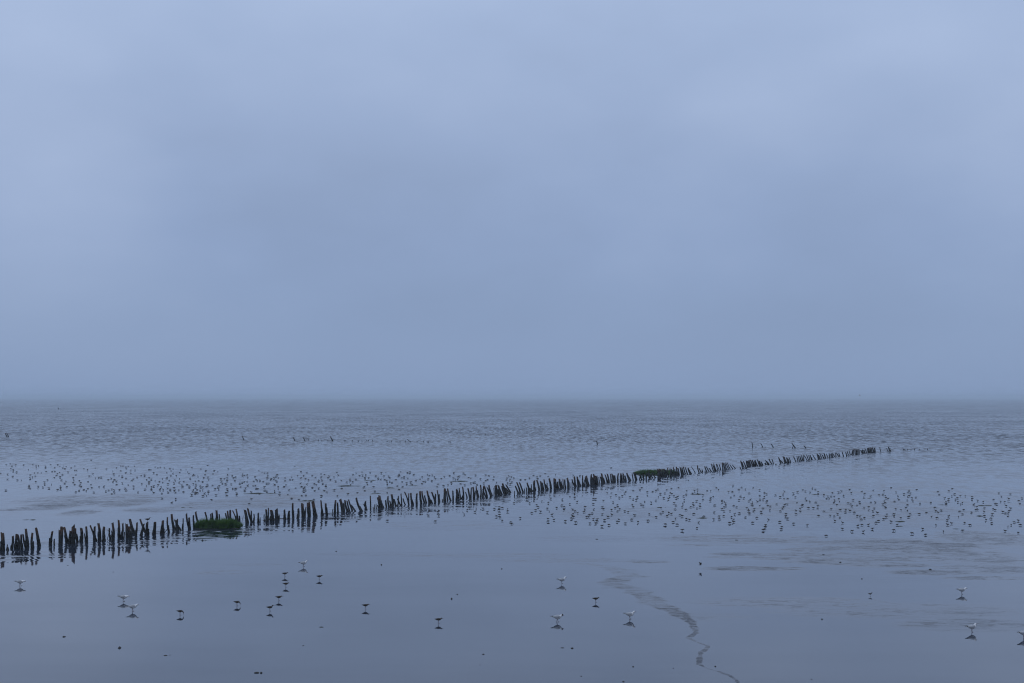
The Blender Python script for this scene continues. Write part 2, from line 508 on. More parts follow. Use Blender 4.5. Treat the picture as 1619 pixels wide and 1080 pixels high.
P4 = (740, 700, [(20,530,0,430,16),(28,525,32,425,12),(55,520,47,420,16),(62,520,68,455,10),(90,518,77,415,14),(102,515,90,450,12),
 (120,520,118,400,14),(140,515,150,405,16),(180,515,155,410,16),(165,510,140,440,12),(215,505,180,420,14),(225,500,197,405,18),(245,500,243,430,8),(265,495,255,410,18),(290,495,265,400,18),(320,490,285,400,18),(300,495,290,440,14),(345,490,320,410,16),
 (365,485,328,388,18),(378,480,345,420,16),(402,475,357,397,12),(385,470,360,430,10),(440,500,440,455,6),(475,475,448,410,12),(497,472,462,375,14),(522,470,488,377,12),(538,470,537,435,8),(558,470,555,425,8),(595,465,560,380,14),(575,465,572,410,10),
 (600,460,600,395,8),(610,460,590,430,14),(630,460,628,360,18),(640,445,625,400,10),(675,450,652,355,14),(700,445,688,365,14),(716,445,705,380,16),(740,445,720,347,12),(760,440,730,390,12),(755,440,750,380,8),(785,435,768,340,16),(790,435,775,380,10),
 (825,440,818,340,18),(842,435,827,345,14),(856,435,850,370,14),(880,430,865,345,16),(895,430,880,370,14),(905,430,900,345,8),(925,430,917,350,12),(950,425,940,335,16),(968,425,966,375,7),(985,420,984,370,6),(1010,415,985,345,10),(1013,415,1007,322,14),
 (1025,412,1015,365,10),(1047,410,1035,320,14),(1066,410,1045,350,14),(1085,408,1085,310,10),(1100,408,1085,360,12),(1110,400,1105,350,8),(1140,405,1118,315,20),(1130,400,1112,330,14),(1168,400,1168,300,14),(1185,400,1180,330,16),(1200,400,1190,297,14),
 (1216,400,1208,315,18),(1230,398,1220,315,16),(1250,390,1240,325,8),(1270,390,1255,320,14),(1285,388,1265,290,16),(1297,385,1280,330,14),(1320,380,1298,300,12),(1337,380,1320,295,14),(1333,380,1310,340,10),(1360,375,1352,295,12),(1376,375,1365,293,14),
 (1390,375,1380,310,14),(1396,370,1390,310,8),(1420,372,1425,290,14),(1445,372,1448,290,12),(1460,370,1455,300,12),(1480,365,1470,290,14),(1496,365,1485,310,12),(1530,360,1505,285,14),(1542,358,1515,310,12),(1566,358,1555,290,8),(1592,355,1567,280,11),(1600,352,1582,280,9)])
P5 = (960, 670, [(305,530,323,480,8),(328,530,310,480,12),(347,528,338,470,10),(370,525,375,465,12),(402,520,385,470,12),(412,515,395,440,8),(432,515,410,480,12),(457,515,425,460,10),(485,510,480,430,14),(502,505,495,425,14),(517,505,505,430,14),(532,502,525,430,12),
 (547,500,540,430,14),(560,498,555,440,10),(580,500,575,415,10),(602,495,595,425,10),(620,492,610,430,9),(637,490,627,410,9),(651,488,640,430,10),(667,485,655,410,12),(682,485,670,420,10),(707,483,690,410,12),(725,480,710,415,12),(742,478,722,410,10),
 (762,480,740,412,10),(787,475,765,420,14),(800,475,780,440,9),(835,468,795,405,7),(872,465,855,395,9),(892,462,870,420,9),(905,460,900,435,9),(928,462,928,445,8),(947,460,925,405,9),(967,455,940,405,10),(987,455,965,420,10),(1007,450,985,380,9),
 (1022,450,1000,390,10),(1032,448,1008,378,8),(1047,440,1035,380,7),(1062,440,1040,385,6),(1076,440,1060,385,8),(1097,438,1090,370,10),(1116,435,1100,370,10),(1132,432,1115,375,9),(1150,430,1125,370,8),(1166,430,1140,370,9),(1190,428,1160,385,9),(1215,425,1185,390,9)])
P6 = (1180, 650, [(-54,548,-60,528,6),(-35,545,-55,470,7),(-20,540,-42,480,7),(-3,538,-28,475,7),(12,530,0,470,10),(27,525,10,470,10),(42,520,25,465,10),(61,522,40,462,9),(76,520,55,465,10),(91,520,78,470,8),(106,520,85,465,6),(126,515,108,460,9),(141,515,125,475,9),(156,515,140,480,9),
 (190,510,178,490,10),(206,505,180,468,9),(216,505,195,475,8),(240,500,215,455,7),(256,500,243,455,6),(282,510,280,500,7),(326,495,305,440,8),(346,495,325,465,8),(366,490,348,430,8),(381,488,360,435,8),(396,485,380,440,9),(406,485,395,450,7),(419,485,405,440,6),
 (470,480,448,430,7),(490,475,480,425,6),(506,475,490,425,6),(521,472,505,425,7),(536,470,525,420,7),(546,470,545,418,6),(576,470,545,415,6),(591,468,570,412,7),(601,465,590,420,6),(616,462,605,415,6),(626,462,610,430,5),(656,460,628,410,6),(686,460,670,405,8),
 (701,455,685,415,8),(716,452,698,400,7),(736,450,715,410,7),(751,448,735,400,7),(776,445,760,405,6),(791,445,785,400,7),(806,442,800,405,7),(821,440,810,400,7),(841,435,820,400,6),(851,435,845,395,5),(876,432,855,395,6),(886,430,875,395,6),(921,430,905,385,7),
 (951,425,940,385,6),(971,420,955,380,6),(986,418,975,380,6),(996,415,1010,370,6),(1011,415,1015,365,7),(1031,412,1030,360,6),(1041,412,1040,362,6),(1051,410,1050,362,6),(1061,410,1060,360,6),(1075,408,1070,360,5),(1101,405,1085,370,9),(1111,402,1100,365,8),
 (1126,400,1115,370,8),(1141,400,1125,355,6),(1156,398,1150,350,7),(1166,396,1160,348,7),(1178,396,1172,345,8),(1191,394,1185,350,8),(1206,393,1195,345,9),(1220,392,1215,347,8)])
P7 = (1180, 650, [(1277,390,1264,343,8),(1345,385,1328,352,7),(1356,382,1345,340,8),(1370,384,1348,340,8),(1360,380,1365,350,6)])


def post_shape(mb, foot, lean_x, lean_y, h, r, near=True, seed=0):
    """an old driven post: uneven, tapering, split at the top"""
    R = random.Random(seed)
    n = 8 if near else 6
    zs = [-0.25, 0.0, 0.12, 0.3, 0.5, 0.72, 0.9, 1.0] if near else [-0.2, 0.0, 0.35, 0.75, 1.0]
    base = len(mb.V)
    ph = R.random() * 6.28
    ell = R.uniform(0.75, 1.0)
    ax = [R.uniform(0.86, 1.14) for _ in range(n)]
    bow = R.uniform(-0.05, 0.05) * h
    top_cut = R.uniform(-0.5, 0.5)
    for i, t in enumerate(zs):
        z = t * h
        taper = 1.14 - 0.26 * max(t, 0) + (0.10 * (1 - t) ** 3 if near else 0)
        b_ = bow * math.sin(math.pi * max(t, 0))
        for k in range(n):
            a = 2 * math.pi * k / n + ph
            rr = r * taper * ax[k] * R.uniform(0.92, 1.08)
            dz = 0.0
            if i == len(zs) - 1:
                dz = r * (top_cut * math.cos(a) + R.uniform(-0.45, 0.45))
            mb.V.append(Vector((foot[0] + lean_x * t + b_ + rr * math.cos(a), foot[1] + lean_y * t + rr * ell * math.sin(a), z + dz)))
    for i in range(len(zs) - 1):
        for k in range(n):
            k2 = (k + 1) % n
            mb.F.append((base + i * n + k, base + i * n + k2, base + (i + 1) * n + k2, base + (i + 1) * n + k))
    e0 = base + (len(zs) - 1) * n
    c = sum((mb.V[e0 + k] for k in range(n)), Vector()) / n
    mb.V.append(c + Vector((0, 0, -0.35 * r)))
    for k in range(n):
        mb.F.append((e0 + k, e0 + (k + 1) % n, len(mb.V) - 1))


def decode(P):
    ox, oy, L = P
    return [(ox + a / 5.996, oy + b / 5.996, ox + c / 5.996, oy + d / 5.996, wd / 5.996) for a, b, c, d, wd in L]


ORD = ['zeroth', 'first', 'second', 'third', 'fourth', 'fifth', 'sixth', 'seventh', 'eighth', 'ninth', 'tenth', 'eleventh', 'twelfth', 'thirteenth',
       'fourteenth', 'fifteenth', 'sixteenth', 'seventeenth', 'eighteenth', 'nineteenth', 'twentieth']


def ordinal(n):
    if n <= 20: return ORD[n]
    tens, u = divmod(n, 10)
    T_ = {2: 'twenty', 3: 'thirty', 4: 'forty', 5: 'fifty'}[tens]
    return ({2: 'twentieth', 3: 'thirtieth', 4: 'fortieth', 5: 'fiftieth'}[tens]) if u == 0 else T_ + '-' + ORD[u]


def describe(x0, y0, x1, y1, wd):
    h_m = (y0 - y1) * mpp(y0)
    lean = (x1 - x0) / max(y0 - y1, 1)
    th = wd * mpp(y0)
    size = 'stub of a' if h_m < 0.42 else ('tall' if h_m > 0.86 else '')
    thick = 'thick' if th > 0.145 else ('thin' if th < 0.085 else '')
    ln = 'upright' if abs(lean) < 0.07 else (('leaning' if abs(lean) < 0.25 else 'slanting') + (' left' if lean < 0 else ' right'))
    s_ = ' '.join(v for v in (size, thick, 'post', ln) if v)
    return s_


RUNS = [(0, 70, 'A', 'from the left photo edge'),
        (70, 140, 'B', 'after the first wide gap'),
        (140, 210, 'C', 'in the run with crossed posts'),
        (210, 301, 'D', 'from the perched bird towards the grass'),
        (301, 380, 'E', 'along the near grass clump'),
        (380, 438, 'F', 'right of the near grass clump'),
        (438, 524, 'G', 'in the wide spaced run after short stubs'),
        (524, 594, 'H', 'of the run after the spaced posts'),
        (594, 656, 'I', 'counted from the big double post'),
        (656, 706, 'J', 'in the even run before the low stump'),
        (706, 760, 'K', 'after the low stump'),
        (760, 811, 'L', 'in the run ending at the mid gap'),
        (811, 876, 'M', 'after the mid gap'),
        (876, 934, 'N', 'in the run before the solid block'),
        (934, 974, 'O', 'from the start of the solid block'),
        (974, 1008, 'P', 'in the run left of the far grass'),
        (1008, 1078, 'Q', 'standing before the far grass clump'),
        (1078, 1112, 'R', 'right of the far grass clump'),
        (1112, 1190, 'S', 'in the run beyond the far grass')]

posts = []
for P in (P1, P2, P3, P4, P5):
    posts += decode(P)
posts.sort(key=lambda p: p[0])
count = {}
GROYNE = 'weathered posts of the old groyne'
POST_AT = {}
for k, (x0, y0, x1, y1, wd) in enumerate(posts):
    f0 = ground(x0, y0)
    s_ = mpp(y0)
    h = (y0 - y1) * s_
    r = max(0.5 * wd * s_ * (1.04 if x0 < 800 else 1.2), 0.026)
    lx, ly = (x1 - x0) * s_, random.uniform(-0.12, 0.12) * h
    near = x0 < 520
    mb = MB()
    post_shape(mb, (0, 0), lx, ly, h, r, True, k)
    o = mb.build('groyne_post', M_WOOD)
    o.location = f0
    o.data.polygons.foreach_set('use_smooth', [False] * len(o.data.polygons))
    run = next((q for q in RUNS if q[0] <= x0 < q[1]), RUNS[-1])
    count[run[2]] = count.get(run[2], 0) + 1
    tag(o, '%s, %s %s' % (describe(x0, y0, x1, y1, wd), ordinal(count[run[2]]), run[3]), 'post', GROYNE)
    POST_AT[(round(x0), round(y0))] = (f0, lx, ly, h)
    if x0 < 520 and h > 0.4:
        # a sleeve of wet black weed round the foot
        sv = MB()
        R = random.Random(k + 900)
        top = R.uniform(0.32, 0.55)
        n = 9
        rings = []
        for i, t in enumerate([-0.15, 0.0, 0.08, 0.2, 0.35, 0.55, 0.8, 1.0]):
            z = t * top * h
            rr = r * (1.42 - 0.30 * max(t, 0)) * R.uniform(0.9, 1.08)
            tt = max(z / h, 0)
            rings.append(((lx * tt, ly * tt, z), (rr, 0, 0), (0, rr * 0.95, 0)))
        sv.loft(rings, n)
        for v in sv.V:
            v.x += R.uniform(-0.16, 0.16) * r
            v.y += R.uniform(-0.16, 0.16) * r
            if v.z > top * h * 0.95: v.z += R.uniform(-0.10, 0.08)
        sv.build('weed_sleeve', M_WEED, o)

far = MB()
for k, (x0, y0, x1, y1, wd) in enumerate(decode(P6)):
    f0 = ground(x0, y0)
    s_ = mpp(y0)
    post_shape(far, (f0.x, f0.y), (x1 - x0) * s_, random.uniform(-.1, .1), (y0 - y1) * s_, max(0.82 * wd * s_, 0.035), False, k + 2000)
o = far.build('groyne_posts_far', M_WOOD, None, False)
o.name = 'distant_groyne_posts'
tag(o, 'farthest dense row of dark groyne posts running out into the sea', 'posts', None, 'stuff')

for k, ((x0, y0, x1, y1, wd), lab) in enumerate(zip(decode(P7), ['lone dark post standing in the water beyond the end of the groyne', 'thin slanting post at the left of the last small cluster at sea',
        'left of two crossed thick posts in the last cluster beyond the groyne', 'right of two crossed thick posts in the last cluster beyond the groyne', 'short upright post squeezed between crossed posts in the last cluster'])):
    f0 = ground(x0, y0)
    s_ = mpp(y0)
    mb = MB()
    post_shape(mb, (0, 0), (x1 - x0) * s_, 0.0, (y0 - y1) * s_, 0.48 * wd * s_, True, k + 3000)
    o = mb.build('groyne_post', M_WOOD, None, False)
    o.location = f0
    tag(o, lab, 'post', 'posts beyond the end of the groyne')

# fallen rails and sticks lying along the foot of the groyne: photo points, radius in metres
STICKS = [('thin fallen rail lying between two posts left of the perched bird', [(241.8, 843.4, .03), (247, 842.6, .05), (253.5, 841.8, .04)], .022),
          ('long low rail lying in the water right of the near grass clump', [(416, 824.2, .05), (432, 821.8, .04), (449, 821, .05), (466, 820, .03)], .022),
          ('fallen rail along the foot of two spaced posts', [(509, 813, .03), (525, 812.2, .04), (541, 811, .03)], .022),
          ('brushwood twig sticking out of the water between posts', [(169.5, 852, -.05), (171.5, 852, .2), (170, 851.6, .42)], .014),
          ('forked twig leaning beside the upright groyne post', [(176, 853, -.05), (173.5, 853, .25), (170.5, 853, .50)], .014),
          ('wispy twig rising in the gap right of the near grass', [(382, 826.5, -.05), (383.5, 826.5, .22), (385.5, 826.5, .42)], .010)]
for lab, pts, rad in STICKS:
    mb = MB()
    P = []
    for x, y, z in pts:
        q = ground(x, y)
        q.z = z
        P.append(q)
    o0 = P[0].copy()
    o0.z = 0
    mb.tube([q - o0 for q in P], [rad * 1.1] + [rad] * (len(P) - 2) + [rad * 0.5], 6)
    o = mb.build('fallen_stick' if 'rail' in lab else 'twig', M_BARE)
    o.location = o0
    tag(o, lab, 'stick')

# the broken outer row, far out in the rippled water: foot x, foot y, top x, top y, width in photo pixels
STAKES = [(11.4, 691.2, 8, 684.2, 1.5, 'left one of two parallel slanting stakes far out at left'), (13.6, 691.2, 10.3, 684.2, 1.5, 'right one of two parallel slanting stakes far out at left'),
          (385.7, 695.8, 383, 689.2, 1.5, 'lone slanting stake far out left of the broken row'), (466.3, 696.8, 463.4, 691.2, 1.7, 'left of two slanting stakes starting the broken outer row'),
          (482, 697, 479.2, 691.2, 1.6, 'right of two slanting stakes starting the broken outer row'), (526, 697.6, 522.2, 690.3, 2.0, 'thick slanting stake in the middle of the broken outer row'),
          (649.5, 698.8, 643.8, 694.8, 2.0, 'nearly fallen stake low over the water in the outer row'), (944.6, 703, 943.2, 697, 1.5, 'lone upright stake in open water left of the groyne end'),
          (1190, 707.5, 1188.4, 698.4, 1.4, 'tallest thin stake behind the far part of the groyne'), (1206, 707.5, 1202.7, 700.8, 1.4, 'slanting stake right of the tallest one behind the groyne'),
          (1223, 707.8, 1219.5, 702.2, 1.8, 'short leaning stake third in the row behind the groyne'), (1257.6, 708.7, 1252, 700.7, 1.9, 'steeply leaning stake of a crossed pair behind the groyne'),
          (1253, 708.7, 1254.2, 704.5, 1.3, 'short stake crossing the steeply leaning one behind the groyne'), (1274, 709, 1271.2, 704.7, 1.8, 'low leaning stake last in the row behind the groyne')]
for k, (x0, y0, x1, y1, wd, lab) in enumerate(STAKES):
    f0 = ground(x0, y0)
    s_ = mpp(y0)
    mb = MB()
    post_shape(mb, (0, 0), (x1 - x0) * s_, 0.0, (y0 - y1) * s_, 0.48 * wd * s_, True, k + 4000)
    o = mb.build('stake', M_WOOD, None, False)
    o.location = f0
    tag(o, lab, 'stake', 'stakes of the broken outer row')
STUBS = [(488.5, 696.2), (503.4, 697), (507.8, 697), (518.4, 697), (544, 697.6), (546.8, 697.6), (556.8, 697.8), (566.5, 698.2), (572.5, 698), (580, 697.2), (582.6, 697.2), (589.3, 697.8),
         (610.6, 698.6), (613, 698.6), (619.3, 698.6), (632.6, 699), (640.8, 698.8), (659.3, 699), (669.5, 699.2), (675.6, 699.6), (677.6, 699.6), (709.8, 699.6), (711.9, 699.8),
         (1195, 707.6), (1209.6, 707.8), (1428.6, 711.8), (1431, 712), (1435, 711.8), (1440.6, 711.6), (1446, 711.4), (1454, 711.4), (1466, 711.4)]
for k, (x0, y0) in enumerate(STUBS):
    s_ = mpp(y0)
    mb = MB()
    post_shape(mb, (0, 0), random.uniform(-.06, .06), 0, random.uniform(1.2, 2.4) * s_, random.uniform(.45, .65) * s_, True, k + 5000)
    o = mb.build('post_stub', M_WOOD, None, False)
    o.location = ground(x0, y0)
    lab = ('low post stub of the broken outer row far out' if x0 < 720 else 'tiny post stub in the row of stakes behind the groyne' if x0 < 1300 else 'tiny post stub in the water right of the groyne end')
    tag(o, lab, 'post stub', lab.replace('post stub', 'post stubs').replace('low ', '').replace('tiny ', ''))


# ------------------------------------------------------------------ grass clumps
def grass_material():
    m, gg, p = material('marsh grass')
    t = gg.n('ShaderNodeTexCoord').outputs['Object']
    n = gg.noise(gg.vmath('MULTIPLY', t, (5, 5, 1.2)), 1.0, 3.0, 0.6)
    at = gg.n('ShaderNodeAttribute', attribute_name='tint').outputs['Fac']
    a = gg.mix(gg.mapr(n, 0.35, 0.65), (0.020, 0.060, 0.010, 1), (0.064, 0.140, 0.024, 1))
    gg.link(gg.mix(at, a, (0.085, 0.120, 0.035, 1)), p.inputs['Base Color'])
    p.inputs['Roughness'].default_value = 0.55
    p.inputs['Specular IOR Level'].default_value = 0.3
    return m


M_GRASS = grass_material()
M_PEAT = simple('dark mud bank', (0.022, 0.020, 0.017), (0.008, 0.008, 0.008), 6.0, 0.75, 0.3)


def grass_clump(px0, px1, py, depth, hgt, nblades, label, seed):
    R = random.Random(seed)
    c = ground((px0 + px1) / 2, py)
    W = (px1 - px0) * mpp(py)
    root = empty('grass_clump', (c.x, c.y + depth / 2, 0))
    tag(root, label, 'grass')
    # the bank of mud and roots it grows on
    V, Fs = [], []
    nx, ny = 40, 10
    for i in range(nx + 1):
        for j in range(ny + 1):
            u, v = i / nx * 2 - 1, j / ny * 2 - 1
            x, y = u * W / 2, v * depth / 2
            e_ = max(0.0, 1 - abs(u) ** 6) * max(0.0, 1 - abs(v) ** 4)
            z = 0.09 * e_ ** 0.5 * (0.8 + 0.5 * mnoise.noise(Vector((x * 3, y * 3, seed)))) - 0.03
            V.append((x + 0.04 * mnoise.noise(Vector((x * 6, y * 6, 3 + seed))), y + 0.10 * mnoise.noise(Vector((x * 4, 7, seed))), z))
    for i in range(nx):
        for j in range(ny):
            a = i * (ny + 1) + j
            Fs.append((a, a + ny + 1, a + ny + 2, a + 1))
    mesh('mud_bank', V, Fs, M_PEAT, root)
    V, Fs, tint = [], [], []
    for b in range(nblades):
        u = R.uniform(-1, 1)
        v = R.uniform(-1, 1)
        edge = max(abs(u), abs(v))
        rim = 1 + 0.10 * mnoise.noise(Vector((u * 3, v * 3, 9.0 + seed)))
        x, y = u * W / 2 * 0.96 * rim, v * depth / 2 * 0.92 * rim * (1 - 0.35 * abs(u) ** 4)
        dens = 0.72 + 0.5 * mnoise.noise(Vector((x * 1.6, y * 1.6, 5.0 + seed)))
        if R.random() > dens + 0.45: continue
        clump = mnoise.noise(Vector((x * 2.6, y * 2.6, 1.0 + seed))) + 0.6 * mnoise.noise(Vector((x * 6.5, y * 6.5, 4.0 + seed)))
        h = hgt * (0.72 + 0.30 * clump + R.uniform(-0.30, 0.10) + (0.34 * R.random() if R.random() < 0.10 else 0.0))
        h *= (1 - 0.50 * max(0, abs(u) - 0.72) / 0.28) * (1 - 0.35 * max(0, abs(v) - 0.5) / 0.5)
        h = max(h, 0.1)
        out_x = 0.45 * h * max(0.0, abs(u) - 0.75) / 0.25 * (1 if u > 0 else -1) + R.gauss(0, 0.13) * h + 0.05 * h
        out_y = (0.65 if v < 0 else 0.30) * h * v * abs(v) + R.gauss(0, 0.13) * h
        wd = R.uniform(0.006, 0.012)
        ang = R.uniform(0, math.pi)
        dx, dy = math.cos(ang) * wd, math.sin(ang) * wd
        z0 = 0.015
        k0 = len(V)
        tt = 0.0 if R.random() > 0.12 else R.uniform(0.3, 0.9)
        for t, ws in ((0, 1.0), (0.45, 0.85), (0.8, 0.5), (1.0, 0.05)):
            bx, by = x + out_x * t * t, y + out_y * t * t
            z = z0 + h * t * (1 - 0.12 * t * (abs(out_x) + abs(out_y)) / max(h, .1))
            V.append((bx - dx * ws, by - dy * ws, z))
            V.append((bx + dx * ws, by + dy * ws, z))
            tint += [tt * t, tt * t]
        for q in range(3):
            Fs.append((k0 + 2 * q, k0 + 2 * q + 1, k0 + 2 * q + 3, k0 + 2 * q + 2))
    o = mesh('grass_blades', V, Fs, M_GRASS, root)
    at = o.data.attributes.new('tint', 'FLOAT', 'POINT')
    at.data.foreach_set('value', tint)
    return root


grass_clump(304, 377.2, 836.2, 1.25, 0.56, 9000, 'near clump of lush green marsh grass growing round posts of the groyne', 3)
grass_clump(1004.5, 1076, 750.8, 2.6, 0.50, 7000, 'far low strip of green marsh grass behind the groyne posts', 8)


# ------------------------------------------------------------------ gulls
M_WHITE = simple('white plumage', (0.60, 0.61, 0.63), (0.50, 0.51, 0.53), 30.0, 0.8, 0.2)
M_GREY = simple('pale grey wing', (0.36, 0.38, 0.41), (0.27, 0.29, 0.32), 30.0, 0.8, 0.2)
M_BLACK = simple('black feathers', (0.015, 0.015, 0.017), (0.008, 0.008, 0.009), 30.0, 0.7, 0.3)
M_HOOD = simple('dark brown hood', (0.035, 0.024, 0.020), (0.020, 0.015, 0.013), 30.0, 0.8, 0.2)
M_RED = simple('dark red legs and bill', (0.10, 0.018, 0.014), (0.06, 0.012, 0.010), 30.0, 0.5, 0.4)
M_BROWN = simple('mottled brown plumage', (0.075, 0.060, 0.048), (0.025, 0.020, 0.017), 45.0, 0.8, 0.2)
M_BROWNW = simple('dark brown wing', (0.050, 0.040, 0.033), (0.018, 0.015, 0.013), 60.0, 0.8, 0.2)
M_PALE = simple('pale belly', (0.30, 0.28, 0.26), (0.18, 0.17, 0.15), 40.0, 0.8, 0.2)
M_BILL = simple('dark bill', (0.030, 0.020, 0.016), (0.015, 0.012, 0.010), 30.0, 0.5, 0.4)
M_SMALL = simple('grey brown small wader', (0.060, 0.050, 0.042), (0.016, 0.014, 0.013), 40.0, 0.8, 0.2)
M_EYE = simple('black eye', (0.008, 0.008, 0.008), (0.006, 0.006, 0.006), 30.0, 0.25, 0.5)


def leg_shape(x, y, top, fwd=0.0, foot=0.035, r=0.0042):
    mb = MB()
    k = (x - 0.006 + fwd * 0.5, y, top * 0.52)
    mb.tube([(x, y, top), k, (x + fwd, y, 0.006)], [r * 1.7, r * 1.15, r], 6)
    for a in (-0.5, 0.0, 0.5):
        mb.tube([(x + fwd, y, 0.006), (x + fwd + foot * math.cos(a), y + foot * math.sin(a), 0.003)], [r * 0.9, r * 0.5], 5)
    mb.tube([(x + fwd, y, 0.006), (x + fwd - foot * 0.3, y, 0.004)], [r * 0.8, r * 0.4], 5)
    return mb


def gull(label, loc, rz, pose, hood, scale=1.0, stride=0.02):
    root = empty('gull', loc, rz)
    root.scale = (scale,) * 3
    tag(root, label, 'gull', 'gulls on the foreground mud')
    body = [(-0.155, .170, .014, .006), (-.135, .166, .026, .012), (-.10, .158, .040, .028), (-.06, .150, .052, .046), (-.015, .147, .060, .058), (.03, .152, .060, .060), (.068, .166, .050, .052)]
    if pose == 'up':
        body += [(.092, .190, .036, .038), (.106, .214, .030, .031), (.120, .234, .031, .033), (.138, .243, .029, .029), (.152, .243, .020, .020), (.160, .241, .009, .009)]
        head, bill = (.132, .240), [(.156, 0, .241), (.176, 0, .237), (.196, 0, .228)]
    elif pose == 'low':
        body += [(.096, .175, .038, .038), (.118, .178, .030, .030), (.140, .182, .030, .031), (.158, .180, .026, .026), (.172, .174, .018, .018), (.179, .170, .008, .008)]
        head, bill = (.152, .182), [(.175, 0, .172), (.192, 0, .162), (.206, 0, .146)]
    elif pose == 'level':
        body += [(.094, .184, .037, .038), (.112, .200, .031, .031), (.130, .212, .031, .032), (.148, .216, .028, .027), (.162, .213, .019, .019), (.170, .210, .009, .009)]
        head, bill = (.142, .215), [(.166, 0, .211), (.184, 0, .206), (.203, 0, .197)]
    else:                                        # hunched: neck drawn in
        body += [(.082, .188, .047, .046), (.088, .212, .038, .036), (.096, .232, .034, .033), (.110, .243, .030, .029), (.126, .241, .020, .020), (.134, .238, .009, .009)]
        head, bill = (.106, .238), [(.130, 0, .238), (.148, 0, .231), (.163, 0, .222)]
    mb = MB()
    mb.spine(body, 14)
    b = mb.build('body', M_WHITE, root)
    if hood:
        hm = MB()
        hx, hz = head
        hm.spine([(hx - .022, hz, .012, .012), (hx - .012, hz + .003, .0325, .033), (hx + .008, hz + .003, .0325, .0325), (hx + .024, hz - .001, .024, .024), (hx + .034, hz - .004, .012, .012)], 12)
        hm.build('hood', M_HOOD, root)
    for s_ in (-1, 1):
        wg = MB()
        wg.spine([(.070, .178, .006, .022, .046 * s_), (.04, .180, .012, .040, .054 * s_), (-.01, .176, .014, .046, .056 * s_), (-.06, .170, .013, .038, .050 * s_), (-.11, .170, .010, .026, .036 * s_), (-.16, .176, .006, .014, .020 * s_)], 10)
        wo = wg.build('wing', M_GREY, root)
        tp = MB()
        tp.spine([(-.140, .174, .009, .018, .025 * s_), (-.18, .179, .006, .012, .014 * s_), (-.225, .186, .002, .004, .004 * s_)], 8)
        tp.build('wing_tip', M_BLACK, wo)
        ey = MB()
        ey.spine([(head[0] + .006, head[1] + .006, .001, .001, .030 * s_), (head[0] + .010, head[1] + .006, .0045, .0045, .030 * s_), (head[0] + .014, head[1] + .006, .001, .001, .030 * s_)], 8)
        ey.build('eye', M_EYE, root)
        leg_shape(-.004, .020 * s_, .105, stride * s_).build('leg', M_RED, root)
    bm_ = MB()
    bm_.tube(bill, [.009, .0065, .002], 6)
    bm_.build('beak', M_RED, root)
    tl = MB()
    tl.loft([((-.13, 0, .165), (0, .026, 0), (0, 0, .007)), ((-.185, 0, .173), (0, .036, 0), (0, 0, .004)), ((-.20, 0, .175), (0, .030, 0), (0, 0, .002))], 10)
    tl.build('tail', M_WHITE, root)
    return root


A = math.radians
GULLS = [(32, 926.5, 4, 'low', False, .03, 'leftmost gull, walking right with lowered head on wet mud near the left edge'),
         (195.5, 951, -6, 'low', False, .012, 'farther gull of the two stooping close together, head down to the right'),
         (210, 966.5, 8, 'level', False, .012, 'nearer gull of the two close together, neck stretched to the right'),
         (480, 896, 12, 'up', False, .022, 'white gull farthest back, standing upright above the column of brown waders'),
         (888.5, 923, 14, 'up', False, .006, 'gull standing tall left of the upper bend of the dark runnel'),
         (881.5, 983.5, 5, 'level', True, .03, 'gull with dark face striding right, just below a brown wader'),
         (996, 979, -14, 'up', False, .016, 'gull standing right beside the dark winding runnel'),
         (1521, 939.5, 3, 'level', False, .005, 'gull leaning level on a thin leg above the hunched gull at right'),
         (1537, 999.5, 10, 'hunch', False, .006, 'hunched white gull resting with drawn in neck at lower right'),
         (1618.5, 1009, 15, 'level', False, .015, 'gull cut off by the right edge of the photo')]
for px, py, rz, pose, hood, stride, lab in GULLS:
    gull(lab, ground(px, py), A(rz), pose, hood, 1.0, stride)


